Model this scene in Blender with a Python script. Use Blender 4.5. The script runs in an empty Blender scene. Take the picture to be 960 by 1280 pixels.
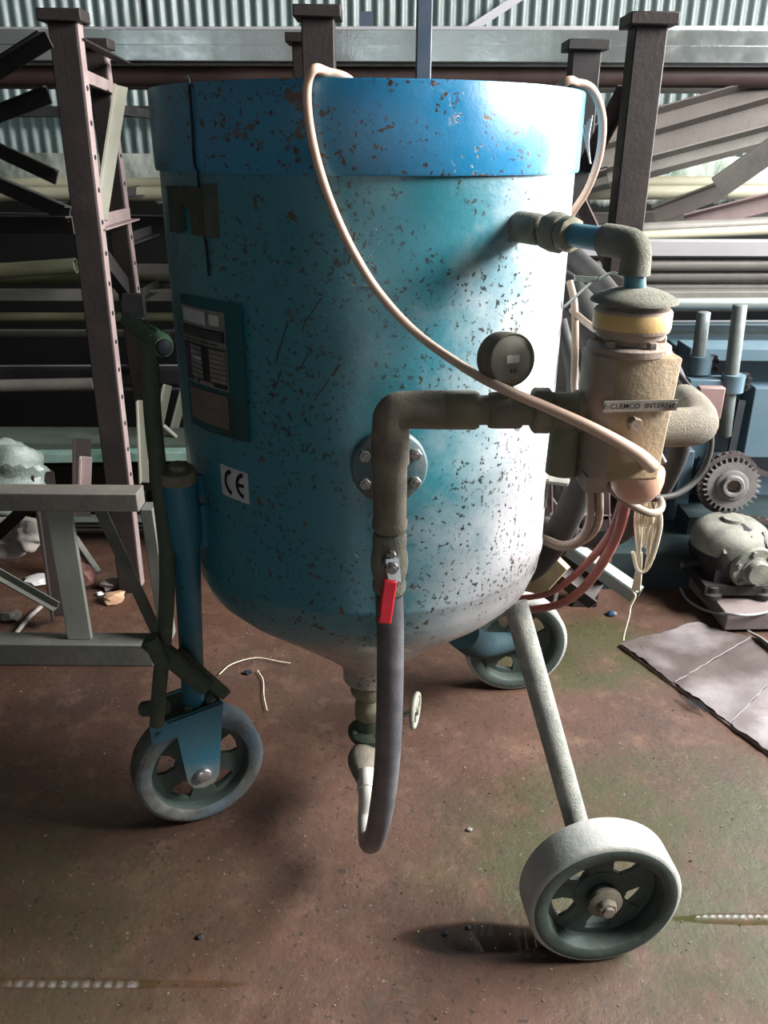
import bpy, bmesh, math, random
from mathutils import Vector as V, Matrix
random.seed(7)
C = bpy.context.scene.collection
PI = math.pi

# ------------------------------------------------------------------ camera
FP, TH, RO, H = 1040.0, .411, .0056, 1.221
_f = V((0, math.cos(TH), -math.sin(TH))); _r = V((1, 0, 0)); _u = _r.cross(_f)
CR = _r*math.cos(RO) + _u*math.sin(RO); CU = -_r*math.sin(RO) + _u*math.cos(RO)
EYE = V((0, 0, H))
def ray(x, y): return _f + CR*((x-480)/FP) - CU*((y-640)/FP)
def at(x, y, Y):                       # point of the place seen at pixel x,y and standing at depth Y
    d = ray(x, y); return EYE + d*(Y/d.y)
def fl(x, y, z=0.0):                   # point at height z
    d = ray(x, y); return EYE + d*((z-H)/d.z)
cam = bpy.data.cameras.new('camera'); co = bpy.data.objects.new('camera', cam); C.objects.link(co)
cam.sensor_fit = 'VERTICAL'; cam.sensor_height = 24; cam.lens = FP/1280*24; cam.clip_start = .02
m = Matrix((CR, CU, -_f)).transposed().to_4x4(); m.translation = EYE; co.matrix_world = m
bpy.context.scene.camera = co

# ------------------------------------------------------------------ materials
def mat(name, c1, c2=None, scale=8, rough=.6, metal=0, bump=0, bscale=60, spots=None, dust=None, c3=None, trans=0, spec=.5, detail=6, lit_chalk=False):
    """two-tone noise; spots=(colour, threshold, scale) hard flecks; dust=(colour, z0, z1) dirt settled below a height band"""
    M = bpy.data.materials.new(name); M.use_nodes = True
    nt = M.node_tree; N = nt.nodes; L = nt.links; b = N['Principled BSDF']
    tc = N.new('ShaderNodeTexCoord'); co_ = tc.outputs['Object']
    def noise(s, d=detail, r=.6, off=0):
        n = N.new('ShaderNodeTexNoise'); n.inputs['Scale'].default_value = s; n.inputs['Detail'].default_value = d; n.inputs['Roughness'].default_value = r
        mp = N.new('ShaderNodeMapping'); mp.inputs['Location'].default_value = (off, off*.7, -off); L.new(co_, mp.inputs[0]); L.new(mp.outputs[0], n.inputs['Vector'])
        return n.outputs['Fac']
    def ramp(f, a, b_):
        r = N.new('ShaderNodeMapRange'); r.inputs[1].default_value = a; r.inputs[2].default_value = b_; L.new(f, r.inputs[0]); return r.outputs[0]
    def mix(f, A, B):
        x = N.new('ShaderNodeMix'); x.data_type = 'RGBA'
        if isinstance(f, float): x.inputs[0].default_value = f
        else: L.new(f, x.inputs[0])
        for s, v in ((6, A), (7, B)):
            if isinstance(v, tuple): x.inputs[s].default_value = (*v[:3], 1)
            else: L.new(v, x.inputs[s])
        return x.outputs[2]
    def math_(op, a, b_):
        x = N.new('ShaderNodeMath'); x.operation = op; x.use_clamp = True
        for i, v in enumerate((a, b_)):
            if isinstance(v, (int, float)): x.inputs[i].default_value = v
            else: L.new(v, x.inputs[i])
        return x.outputs[0]
    col = mix(ramp(noise(scale), .35, .65), c1, c2 or c1)
    if c3: col = mix(ramp(noise(scale*.45, 4, .5, 3.1), .5, .72), col, c3)
    M['k'] = 1
    if dust:
        dc, z0, z1 = dust
        sx = N.new('ShaderNodeSeparateXYZ'); L.new(co_, sx.inputs[0])
        zz = N.new('ShaderNodeMath'); zz.operation = 'MULTIPLY_ADD'; L.new(noise(9, 5, .6, 5), zz.inputs[0]); zz.inputs[1].default_value = abs(z1-z0)*1.2; L.new(sx.outputs[2], zz.inputs[2])
        col = mix(ramp(zz.outputs[0], max(z0, z1)+abs(z1-z0)*.6, min(z0, z1)+abs(z1-z0)*.6), col, dc)
    if lit_chalk:                                    # worn, chalky dust on one flank, also painting its lit side white
        sx2 = N.new('ShaderNodeSeparateXYZ'); L.new(co_, sx2.inputs[0])
        a1 = N.new('ShaderNodeMath'); a1.operation = 'MULTIPLY_ADD'; L.new(sx2.outputs[2], a1.inputs[0]); a1.inputs[1].default_value = -.16; L.new(sx2.outputs[0], a1.inputs[2])
        a2 = N.new('ShaderNodeMath'); a2.operation = 'MULTIPLY_ADD'; L.new(noise(7, 7, .65, 8), a2.inputs[0]); a2.inputs[1].default_value = .34; L.new(a1.outputs[0], a2.inputs[2])
        col = mix(math_('MULTIPLY', ramp(a2.outputs[0], .10, .26), .8), col, (.46, .46, .47))
        a3 = N.new('ShaderNodeMath'); a3.operation = 'MULTIPLY_ADD'; L.new(noise(5, 4, .6, 12), a3.inputs[0]); a3.inputs[1].default_value = .3; L.new(a1.outputs[0], a3.inputs[2])
        col = mix(math_('MULTIPLY', ramp(a3.outputs[0], .24, .34), .55), col, (.40, .33, .34))
    hgt = None
    if spots:
        for k, (sc_, th, ss) in enumerate(spots if isinstance(spots, list) else [spots]):
            clus = ramp(noise(ss*.08, 3, .5, 7+k), .40, .62)
            f = math_('MULTIPLY', ramp(noise(ss, 5, .65, 1.7+k), th, th+.025), math_('ADD', clus, .12))
            f = ramp(f, .25, .45)
            col = mix(f, col, sc_); hgt = f
    L.new(col, b.inputs['Base Color'])
    rr = N.new('ShaderNodeMapRange'); L.new(noise(scale*2.3, 4), rr.inputs[0]); rr.inputs[1].default_value = .3; rr.inputs[2].default_value = .7
    rr.inputs[3].default_value = max(.03, rough-.12); rr.inputs[4].default_value = min(1, rough+.12); L.new(rr.outputs[0], b.inputs['Roughness'])
    b.inputs['Metallic'].default_value = metal; b.inputs['Specular IOR Level'].default_value = spec
    if trans: b.inputs['Transmission Weight'].default_value = trans
    if bump:
        bp = N.new('ShaderNodeBump'); bp.inputs['Strength'].default_value = min(1, bump); bp.inputs['Distance'].default_value = .004*max(1, bump)
        L.new(noise(bscale, 6, .7), bp.inputs['Height']); L.new(bp.outputs[0], b.inputs['Normal'])
        if hgt is not None:
            b2 = N.new('ShaderNodeBump'); b2.invert = True; b2.inputs['Distance'].default_value = .0012; L.new(hgt, b2.inputs['Height']); L.new(bp.outputs[0], b2.inputs['Normal']); L.new(b2.outputs[0], b.inputs['Normal'])
    return M

M = {}
RUST = (.045, .022, .014)
M['band'] = mat('blue_band_paint', (.012, .19, .38), (.014, .155, .30), 5, .33, 0, .12, 90, [(RUST, .585, 110), ((.10, .065, .045), .60, 48)], spec=.8, c3=(.03, .19, .27))
M['tank'] = mat('teal_tank_paint', (.020, .155, .21), (.03, .165, .20), 4, .34, 0, .15, 70, [((.02, .028, .028), .579, 135), ((.07, .045, .025), .635, 44)], dust=((.27, .245, .21), .60, .47), c3=(.055, .19, .20), spec=.8, lit_chalk=True)
M['teal'] = mat('teal_leg_paint', (.012, .12, .19), (.02, .11, .15), 9, .5, 0, .2, 80, [(RUST, .64, 60)])
M['fork'] = mat('dusty_teal_paint', (.03, .16, .24), (.06, .15, .19), 18, .6, 0, .3, 120, dust=((.19, .19, .175), .155, .10))
M['green'] = mat('dark_green_dusty_paint', (.035, .06, .042), (.06, .075, .05), 25, .8, 0, .4, 160)
M['grip'] = mat('green_rubber', (.04, .105, .055), (.035, .075, .045), 25, .7, 0, .3, 120)
M['leg'] = mat('grit_covered_grey_paint', (.30, .30, .26), (.17, .19, .17), 40, .85, 0, .8, 260)
M['pipe'] = mat('grit_covered_olive_pipe', (.16, .145, .11), (.25, .22, .17), 30, .9, 0, 1.0, 330)
M['olive'] = mat('olive_dusty_brass', (.12, .125, .075), (.2, .18, .12), 25, .75, 0, .5, 200)
M['dust'] = mat('caked_grey_dust', (.27, .26, .21), (.16, .17, .13), 28, .95, 0, 1.5, 260)
M['valve'] = mat('dusty_ochre_casting', (.34, .25, .14), (.25, .19, .12), 14, .75, 0, .5, 130)
M['valve2'] = mat('dusty_pink_grey_casting', (.36, .28, .22), (.25, .2, .16), 18, .8, 0, .5, 160)
M['yellow'] = mat('yellow_ring_paint', (.55, .36, .1), (.6, .42, .2), 14, .6, 0, .2)
M['bowl'] = mat('peach_plastic_bowl', (.62, .33, .22), (.55, .34, .25), 6, .3, 0, 0, spec=.6)
M['steel'] = mat('dull_steel', (.32, .32, .30), (.22, .21, .2), 30, .45, .8, .2)
M['bright'] = mat('bright_zinc', (.7, .72, .72), (.6, .62, .62), 20, .35, .9, .1)
M['red'] = mat('red_vinyl', (.62, .02, .04), (.5, .015, .03), 20, .4, 0, .05, spots=((.08, .02, .02), .62, 90))
M['hosegrey'] = mat('black_hose_dust_and_sheen', (.05, .055, .065), (.10, .105, .115), 22, .4, 0, .3, 140, c3=(.17, .175, .19), spec=.9)  # lightest tone paints a bright highlight over the dusty hose
M['hosepale'] = mat('pale_hose', (.55, .55, .5), (.42, .42, .38), 16, .6)  # paler colour for the rear run of the bypass hose
M['beige'] = mat('beige_air_hose', (.55, .40, .31), (.47, .33, .25), 9, .5, 0, .1, c3=(.62, .56, .5))
M['tan'] = mat('tan_thin_hose', (.25, .19, .14), (.17, .135, .1), 14, .55)
M['redhose'] = mat('red_brown_twin_hose', (.36, .09, .065), (.2, .06, .055), 14, .55)
M['darkhose'] = mat('dark_grey_hose', (.026, .027, .026), (.05, .05, .048), 10, .7, spec=.2)
M['tyre'] = mat('dusty_grey_tread', (.40, .40, .37), (.30, .31, .29), 12, .8, 0, .4, 90, c3=(.24, .26, .25))
M['rim'] = mat('dark_green_cast_rim', (.03, .05, .043), (.055, .075, .066), 20, .65, 0, .4, 100)
M['rimgrey'] = mat('blue_grey_worn_rim', (.16, .165, .155), (.07, .075, .07), 26, .75, 0, .5, 100, c3=(.09, .14, .18), spec=.25)
M['rust'] = mat('rusty_brown_steel', (.030, .024, .022), (.022, .019, .019), 7, .55, .15, .3, 80, c3=(.046, .034, .031), spec=.22)
M['rustlight'] = mat('pale_pinkish_steel', (.26, .20, .195), (.19, .145, .14), 12, .6, 0, .2)
M['darksteel'] = mat('dark_oiled_steel', (.026, .026, .026), (.017, .016, .016), 9, .6, .1, .2, spec=.2)
M['bluepole'] = mat('dark_blue_pole_paint', (.03, .05, .075), (.025, .035, .05), 9, .5)
M['cream'] = mat('cream_painted_angle', (.26, .265, .22), (.22, .22, .175), 9, .6, 0, .1)
M['galv'] = mat('galvanised_profile', (.46, .5, .49), (.36, .41, .4), 3, .2, .85, .05)
M['galv2'] = mat('galvanised_green_tint', (.26, .31, .29), (.22, .26, .25), 3, .42, .4, .05)
M['brownpipe'] = mat('dark_brown_pipe', (.035, .02, .018), (.05, .03, .026), 6, .5, .1, .1)
M['grp'] = mat('pale_yellow_pipe', (.34, .33, .24), (.27, .26, .19), 5, .5)
M['olivepipe'] = mat('olive_pipe', (.10, .10, .05), (.07, .075, .045), 5, .6)
M['greypipe'] = mat('weathered_grey_pipe', (.17, .165, .15), (.11, .105, .095), 6, .5, .2, .2)
M['palegrey'] = mat('pale_grey_box_section', (.25, .25, .26), (.2, .2, .21), 4, .5)
M['trough'] = mat('brown_grey_trough', (.105, .092, .082), (.075, .066, .06), 5, .6, .1, .2)
M['framegrey'] = mat('green_grey_frame_paint', (.13, .135, .115), (.095, .10, .088), 8, .65, 0, .3, 60, c3=(.26, .25, .22))
M['framedark'] = mat('grey_brown_frame_paint', (.14, .13, .11), (.1, .095, .085), 8, .7, 0, .3, 60)
M['machine'] = mat('grey_blue_machine_paint', (.075, .125, .16), (.09, .145, .18), 4, .4, 0, .1, 60, spots=((.05, .07, .08), .66, 30))
M['machinedark'] = mat('dark_teal_machine_paint', (.014, .028, .031), (.01, .019, .022), 5, .6)
M['maroon'] = mat('dull_maroon_box', (.2, .13, .12), (.15, .1, .09), 9, .6)
M['gear'] = mat('dusty_grey_gear', (.17, .16, .155), (.12, .11, .11), 18, .75, .2, .4, 160)
M['chain'] = mat('greasy_dark_chain', (.04, .032, .03), (.08, .065, .06), 60, .7, .2, .6, 260)
M['motor'] = mat('motor_pale_green_dust', (.19, .19, .155), (.09, .095, .08), 16, .7, 0, .4, 110)
M['motordark'] = mat('motor_oily_black', (.014, .013, .013), (.03, .027, .027), 16, .6, 0, .4, 110, spec=.25)
M['wood'] = mat('grey_wood', (.15, .12, .115), (.11, .09, .085), 6, .75, 0, .3, 60)
M['card'] = mat('worn_grey_brown_cardboard', (.17, .14, .13), (.12, .10, .095), 9, .36, 0, .3, 90, c3=(.42, .39, .40))  # pale third tone paints glare streaks onto the worn cardboard
M['cardedge'] = mat('cardboard_brown_core', (.2, .14, .11), (.12, .085, .065), 30, .8)
M['twine'] = mat('yellow_white_twine', (.72, .62, .4), (.85, .8, .66), 30, .7)
M['plastic'] = mat('crumpled_clear_plastic', (.10, .13, .115), (.17, .2, .185), 12, .4, 0, .8, 50)
M['cloth'] = mat('dirty_white_cloth', (.28, .25, .235), (.2, .18, .16), 10, .8, 0, .5)
M['tarp'] = mat('green_grey_sheet', (.065, .085, .07), (.05, .065, .052), 5, .6, 0, .2)
M['gsheet'] = mat('green_shiny_strip', (.14, .3, .25), (.3, .45, .4), 12, .35, .3)
M['paper'] = mat('white_paper', (.72, .72, .7), (.6, .6, .6), 30, .7)
M['peach'] = mat('peach_brown_leaf', (.5, .32, .2), (.35, .2, .12), 30, .8)
M['pinkrag'] = mat('dull_pink_scrap', (.26, .13, .11), (.18, .09, .08), 14, .8)
M['yellowwood'] = mat('yellow_brown_board', (.42, .33, .2), (.3, .22, .13), 14, .7)
M['bluescrap'] = mat('dark_blue_plastic', (.005, .03, .07), (.005, .02, .04), 20, .4)
M['sticker'] = mat('white_sticker', (.42, .46, .46), (.34, .38, .38), 60, .6, spots=((.04, .1, .11), .66, 60))
M['black'] = mat('black_print', (.010, .013, .016), (.016, .02, .024), 40, .7, spec=.15)
M['plate'] = mat('aluminium_plate', (.26, .26, .24), (.2, .2, .185), 60, .45, .4, .1)
M['plateink'] = mat('plate_black_field', (.012, .012, .02), (.018, .016, .025), 40, .45)
M['plateviolet'] = mat('plate_violet_field', (.05, .03, .075), (.03, .02, .05), 40, .45)
M['brownplate'] = mat('brown_grey_plate', (.14, .11, .095), (.11, .09, .08), 40, .6)
M['backing'] = mat('teal_backing_paint', (.03, .15, .17), (.035, .16, .19), 14, .55, 0, .3, 70, c3=(.06, .08, .045))
M['lug'] = mat('dark_olive_bracket', (.022, .045, .035), (.035, .05, .03), 30, .75, 0, .4, 120, c3=(.05, .05, .03))
M['gauge'] = mat('dusty_olive_gauge_case', (.17, .155, .115), (.12, .10, .075), 22, .75, 0, .2)
M['gaugeface'] = mat('dusty_gauge_glass', (.2, .19, .155), (.15, .145, .12), 10, .7, 0, .1)
M['label'] = mat('pale_gauge_label', (.6, .6, .52), (.52, .52, .45), 30, .6)

def floor_mat():
    Mx = bpy.data.materials.new('wet_dirty_concrete'); Mx.use_nodes = True
    nt = Mx.node_tree; N = nt.nodes; L = nt.links; b = N['Principled BSDF']
    tc = N.new('ShaderNodeTexCoord')
    def noise(s, d=8, r=.62, off=0, st=(1, 1, 1)):
        n = N.new('ShaderNodeTexNoise'); n.inputs['Scale'].default_value = s; n.inputs['Detail'].default_value = d; n.inputs['Roughness'].default_value = r
        mp = N.new('ShaderNodeMapping'); mp.inputs['Location'].default_value = (off, off, 0); mp.inputs['Scale'].default_value = st; L.new(tc.outputs['Object'], mp.inputs[0]); L.new(mp.outputs[0], n.inputs['Vector']); return n.outputs['Fac']
    def mr(f, a, b_, c=0., d=1.):
        r = N.new('ShaderNodeMapRange'); L.new(f, r.inputs[0])
        for i, v in enumerate((a, b_, c, d)): r.inputs[i+1].default_value = v
        return r.outputs[0]
    def mix(f, A, B):
        x = N.new('ShaderNodeMix'); x.data_type = 'RGBA'; L.new(f, x.inputs[0])
        for s, v in ((6, A), (7, B)):
            if isinstance(v, tuple): x.inputs[s].default_value = (*v, 1)
            else: L.new(v, x.inputs[s])
        return x.outputs[2]
    def ma(op, a, b_):
        x = N.new('ShaderNodeMath'); x.operation = op; x.use_clamp = True
        for i, v in enumerate((a, b_)):
            if isinstance(v, (int, float)): x.inputs[i].default_value = v
            else: L.new(v, x.inputs[i])
        return x.outputs[0]
    def blob(cx, cy, rx, ry, soft=.5):
        mp = N.new('ShaderNodeMapping'); mp.vector_type = 'POINT'
        mp.inputs['Scale'].default_value = (1/rx, 1/ry, 0); mp.inputs['Location'].default_value = (-cx/rx, -cy/ry, 0)
        L.new(tc.outputs['Object'], mp.inputs[0])
        ln = N.new('ShaderNodeVectorMath'); ln.operation = 'LENGTH'; L.new(mp.outputs[0], ln.inputs[0])
        ad = N.new('ShaderNodeMath'); ad.operation = 'MULTIPLY_ADD'; L.new(noise(5, 5, .6, cx), ad.inputs[0]); ad.inputs[1].default_value = .9; L.new(ln.outputs['Value'], ad.inputs[2])
        return mr(ad.outputs[0], 1.45+soft, 1.45-soft*.3)
    c = mix(mr(noise(2.2), .35, .65), (.078, .038, .024), (.042, .023, .016))
    c = mix(mr(noise(11, 8, .7, 2), .5, .75), c, (.115, .066, .044))
    moss = ma('MAXIMUM', blob(.60, 1.16, .42, .27, .3), blob(.52, 1.88, .26, .16, .3))
    moss = ma('MAXIMUM', moss, ma('MULTIPLY', blob(-.9, .95, .5, .35), .6))
    c = mix(ma('MULTIPLY', moss, mr(noise(9, 8, .7, 4), .34, .52)), c, (.036, .034, .012))
    # cracks, flecks of dirt
    c = mix(mr(noise(60, 5, .7, 9), .59, .64), c, (.022, .016, .012))
    c = mix(mr(noise(24, 9, .75, 29), .58, .64), c, (.045, .032, .02))
    c = mix(mr(noise(85, 5, .7, 19), .64, .68), c, (.15, .12, .10))
    wet_shadow = blob(.18, 1.0, .13, .026, .3); wet2 = blob(-.47, .914, .22, .009, .2); wet3 = blob(.66, 1.042, .14, .012, .2)
    damp = ma('MAXIMUM', wet_shadow, ma('MAXIMUM', wet2, wet3))
    c = mix(ma('MULTIPLY', wet_shadow, .85), c, (.008, .007, .007))  # puddle blackened to paint in the front wheel's cast shadow
    L.new(c, b.inputs['Base Color'])
    r0 = mr(noise(3.3, 6, .6, 6), .35, .65, .5, .8)
    x = N.new('ShaderNodeMix'); L.new(damp, x.inputs[0]); L.new(r0, x.inputs[2]); x.inputs[3].default_value = .03
    L.new(x.outputs[0], b.inputs['Roughness']); b.inputs['Specular IOR Level'].default_value = .38
    bp = N.new('ShaderNodeBump'); bp.inputs['Distance'].default_value = .005
    inv = ma('SUBTRACT', 1.0, damp); st = N.new('ShaderNodeMath'); st.operation = 'MULTIPLY'; L.new(inv, st.inputs[0]); st.inputs[1].default_value = .55; L.new(st.outputs[0], bp.inputs['Strength'])
    L.new(noise(45, 8, .7), bp.inputs['Height']); L.new(bp.outputs[0], b.inputs['Normal'])
    return Mx

def wall_mat():
    Mx = bpy.data.materials.new('stained_masonry'); Mx.use_nodes = True
    nt = Mx.node_tree; N = nt.nodes; L = nt.links; b = N['Principled BSDF']
    tc = N.new('ShaderNodeTexCoord'); sx = N.new('ShaderNodeSeparateXYZ'); L.new(tc.outputs['Object'], sx.inputs[0])
    mp = N.new('ShaderNodeMapping'); mp.inputs['Scale'].default_value = (1, 1, .45); L.new(tc.outputs['Object'], mp.inputs[0])
    n = N.new('ShaderNodeTexNoise'); n.inputs['Scale'].default_value = 9; n.inputs['Detail'].default_value = 8; n.inputs['Roughness'].default_value = .7; L.new(mp.outputs[0], n.inputs['Vector'])
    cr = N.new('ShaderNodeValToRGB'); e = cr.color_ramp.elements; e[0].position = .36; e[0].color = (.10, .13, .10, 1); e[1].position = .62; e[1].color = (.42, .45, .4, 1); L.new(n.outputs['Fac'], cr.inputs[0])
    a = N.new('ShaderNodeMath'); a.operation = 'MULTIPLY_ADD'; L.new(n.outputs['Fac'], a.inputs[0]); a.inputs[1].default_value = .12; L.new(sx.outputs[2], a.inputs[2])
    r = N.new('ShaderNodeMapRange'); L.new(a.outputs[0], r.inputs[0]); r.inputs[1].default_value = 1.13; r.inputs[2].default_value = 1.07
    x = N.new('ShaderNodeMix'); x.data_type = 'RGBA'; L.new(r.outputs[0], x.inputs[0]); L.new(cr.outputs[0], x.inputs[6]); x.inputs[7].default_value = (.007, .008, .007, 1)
    L.new(x.outputs[2], b.inputs['Base Color']); b.inputs['Roughness'].default_value = .9; b.inputs['Specular IOR Level'].default_value = .1
    return Mx

# ------------------------------------------------------------------ mesh helpers
def BM(): return bmesh.new()
def frame(d, up=None):
    d = d.normalized(); up = V(up) if up is not None else (V((0, 0, 1)) if abs(d.z) < .93 else V((0, 1, 0)))
    s = d.cross(up).normalized(); return s, s.cross(d).normalized()
def bar(bm, p0, p1, w, h, up=None, mi=0):
    """prism from p0 to p1; w across, h along up"""
    p0, p1 = V(p0), V(p1); s, u = frame(p1-p0, up); vs = []
    for p in (p0, p1):
        for a, b in ((-1, -1), (1, -1), (1, 1), (-1, 1)): vs.append(bm.verts.new(p+s*(a*w/2)+u*(b*h/2)))
    for q in ((3, 2, 1, 0), (4, 5, 6, 7), (0, 1, 5, 4), (1, 2, 6, 5), (2, 3, 7, 6), (3, 0, 4, 7)):
        f = bm.faces.new([vs[i] for i in q]); f.material_index = mi
    return vs
def profile(bm, p0, p1, pts, up=None, mi=0):
    """extrude a closed 2D outline (across, up) from p0 to p1"""
    p0, p1 = V(p0), V(p1); s, u = frame(p1-p0, up)
    A = [bm.verts.new(p0+s*a+u*b) for a, b in pts]; B = [bm.verts.new(p1+s*a+u*b) for a, b in pts]; n = len(pts)
    for i in range(n):
        bm.faces.new((A[i], A[(i+1) % n], B[(i+1) % n], B[i])).material_index = mi
    bm.faces.new(A[::-1]).material_index = mi; bm.faces.new(B).material_index = mi
def Lp(w, h, t): return [(0, 0), (w, 0), (w, t), (t, t), (t, h), (0, h)]
def Up(w, h, t): return [(-w/2, 0), (w/2, 0), (w/2, h), (w/2-t, h), (w/2-t, t), (-w/2+t, t), (-w/2+t, h), (-w/2, h)]
def box(bm, c, s, rz=0, mi=0):
    c = V(c); d = V((math.cos(rz), math.sin(rz), 0)); return bar(bm, c-d*s[0]/2, c+d*s[0]/2, s[1], s[2], (0, 0, 1), mi)
def smooth_path(pts, n=8):
    pts = [V(p) for p in pts]; out = []
    P = [pts[0]*2-pts[1]]+pts+[pts[-1]*2-pts[-2]]
    for i in range(1, len(P)-2):
        for k in range(n):
            t = k/n; a, b, c, d = P[i-1], P[i], P[i+1], P[i+2]
            out.append(.5*((2*b)+(c-a)*t+(2*a-5*b+4*c-d)*t*t+(3*b-a-3*c+d)*t**3))
    out.append(pts[-1]); return out
def tube(bm, pts, r, seg=14, smooth=0, caps=True, mi=0, hollow=0):
    if smooth: 
        if isinstance(r, (list, tuple)):
            rr = []
            for i in range(len(r)-1): rr += [r[i]+(r[i+1]-r[i])*k/smooth for k in range(smooth)]
            r = rr+[r[-1]]
        pts = smooth_path(pts, smooth)
    pts = [V(p) for p in pts]; n = len(pts); R = r if isinstance(r, (list, tuple)) else [r]*n
    s, u = frame(pts[1]-pts[0]); rings = []
    for i, p in enumerate(pts):
        t = (pts[min(i+1, n-1)]-pts[max(i-1, 0)])
        if t.length < 1e-9: t = pts[i]-pts[i-1] if i else pts[1]-pts[0]
        t.normalize(); s = (s-t*s.dot(t)).normalized(); u = t.cross(s)
        rings.append([bm.verts.new(p+(s*math.cos(2*PI*k/seg)+u*math.sin(2*PI*k/seg))*R[i]) for k in range(seg)])
    for a, b in zip(rings, rings[1:]):
        for k in range(seg):
            f = bm.faces.new((a[k], a[(k+1) % seg], b[(k+1) % seg], b[k])); f.smooth = True; f.material_index = mi
    if caps: bm.faces.new(rings[0][::-1]).material_index = mi; bm.faces.new(rings[-1]).material_index = mi
def lathe(bm, base, axis, prof, seg=48, mi=0, closed=False, smooth=True, mis=None, spin=0):
    """prof = [(radius, distance along axis)]"""
    base = V(base); a = V(axis).normalized(); s, u = frame(a); rings = []
    for r, h in prof:
        rings.append([bm.verts.new(base+a*h+(s*math.cos(2*PI*k/seg+spin)+u*math.sin(2*PI*k/seg+spin))*max(r, 1e-5)) for k in range(seg)])
    pr = list(zip(rings, rings[1:]))
    if closed: pr.append((rings[-1], rings[0]))
    for j, (A, B) in enumerate(pr):
        for k in range(seg):
            f = bm.faces.new((A[k], A[(k+1) % seg], B[(k+1) % seg], B[k])); f.smooth = smooth; f.material_index = mis[j] if mis else mi
    if not closed:
        if prof[0][0] > 1e-4: bm.faces.new(rings[0][::-1]).material_index = mi
        if prof[-1][0] > 1e-4: bm.faces.new(rings[-1]).material_index = mi
def cyl(bm, p0, p1, r, seg=20, mi=0, smooth=True, bev=0):
    p0, p1 = V(p0), V(p1); L = (p1-p0).length
    pr = [(r, 0), (r, L)] if not bev else [(r-bev, 0), (r, bev), (r, L-bev), (r-bev, L)]
    lathe(bm, p0, p1-p0, pr, seg, mi, smooth=smooth)
def nut(bm, p, axis, r, h, spin=0, mi=0): lathe(bm, p, axis, [(r*.9, 0), (r, h*.15), (r, h*.8), (r*.86, h)], 6, mi, smooth=False, spin=spin)
def ball(bm, c, r, sq=(1, 1, 1), jit=0, sub=3, mi=0):
    g = bmesh.ops.create_icosphere(bm, subdivisions=sub, radius=r)
    for v in g['verts']:
        if jit: v.co *= 1+random.uniform(-jit, jit)
        v.co = V((v.co.x*sq[0], v.co.y*sq[1], v.co.z*sq[2]))+V(c)
    for f in {f for v in g['verts'] for f in v.link_faces}: f.smooth = True; f.material_index = mi

def finish(o, bm, mats, off=V((0, 0, 0)), bev=0, sharp=50):
    bmesh.ops.recalc_face_normals(bm, faces=bm.faces[:])
    for v in bm.verts: v.co -= off
    bm.to_mesh(o.data); bm.free()
    for x in (mats if isinstance(mats, (list, tuple)) else [mats]): o.data.materials.append(M[x] if isinstance(x, str) else x)
    try: o.data.set_sharp_from_angle(angle=math.radians(sharp))
    except Exception: pass
    if bev:
        b = o.modifiers.new('edge', 'BEVEL'); b.width = bev; b.segments = 2; b.limit_method = 'ANGLE'; b.angle_limit = math.radians(50)
def wloc(o):
    p = V((0, 0, 0))
    while o: p = p+V(o.location); o = o.parent
    return p
def obj(name, bm, mats, parent=None, bev=0, label=None, sharp=50):
    o = bpy.data.objects.new(name, bpy.data.meshes.new(name)); C.objects.link(o)
    if parent:
        o.parent = parent; finish(o, bm, mats, wloc(parent), bev, sharp)
    else:
        xs = [v.co for v in bm.verts]; c = V(((min(v.x for v in xs)+max(v.x for v in xs))/2, (min(v.y for v in xs)+max(v.y for v in xs))/2, min(v.z for v in xs)))
        o.location = c; finish(o, bm, mats, c, bev, sharp)
    if label: o['label'] = label
    return o
def tag(o, label, cat, group=None, kind=None):
    o['label'] = label; o['category'] = cat
    if group: o['group'] = group
    if kind: o['kind'] = kind
    return o
def thing(name, loc, label, cat, group=None):
    o = bpy.data.objects.new(name, None); C.objects.link(o); o.location = V(loc); o.empty_display_size = .1; return tag(o, label, cat, group)
def struct(name, bm, mats, **k):
    o = obj(name, bm, mats, **k); o['kind'] = 'structure'; return o
def text_mesh(bm, s, size, place, mi=0, spacing=1.0, ext=0):
    cu = bpy.data.curves.new('t', 'FONT'); cu.body = s; cu.size = size; cu.align_x = 'CENTER'; cu.align_y = 'CENTER'; cu.space_character = spacing; cu.extrude = ext; cu.offset = size*.012
    o = bpy.data.objects.new('t', cu); C.objects.link(o); bpy.context.view_layer.update()
    me = bpy.data.meshes.new_from_object(o.evaluated_get(bpy.context.evaluated_depsgraph_get()))
    b2 = BM(); b2.from_mesh(me)
    mp = {v: bm.verts.new(place(v.co.x, v.co.y, v.co.z)) for v in b2.verts}
    for f in b2.faces:
        try: bm.faces.new([mp[v] for v in f.verts]).material_index = mi
        except ValueError: pass
    b2.free(); bpy.data.objects.remove(o); bpy.data.curves.remove(cu); bpy.data.meshes.remove(me)

exec_order = []
# ================================================================== SETTING
WY = 3.8; WX0, WX1 = -3.2, 3.1; WZ = 3.35
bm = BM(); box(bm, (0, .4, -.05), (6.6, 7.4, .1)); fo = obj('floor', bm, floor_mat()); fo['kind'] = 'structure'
fo.data.transform(Matrix.Translation(fo.location)); fo.location = (0, 0, 0)
bm = BM(); box(bm, (0, WY+.08, .6), (6.4, .16, 1.2)); wb = obj('wall_back', bm, wall_mat()); wb['kind'] = 'structure'
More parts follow.
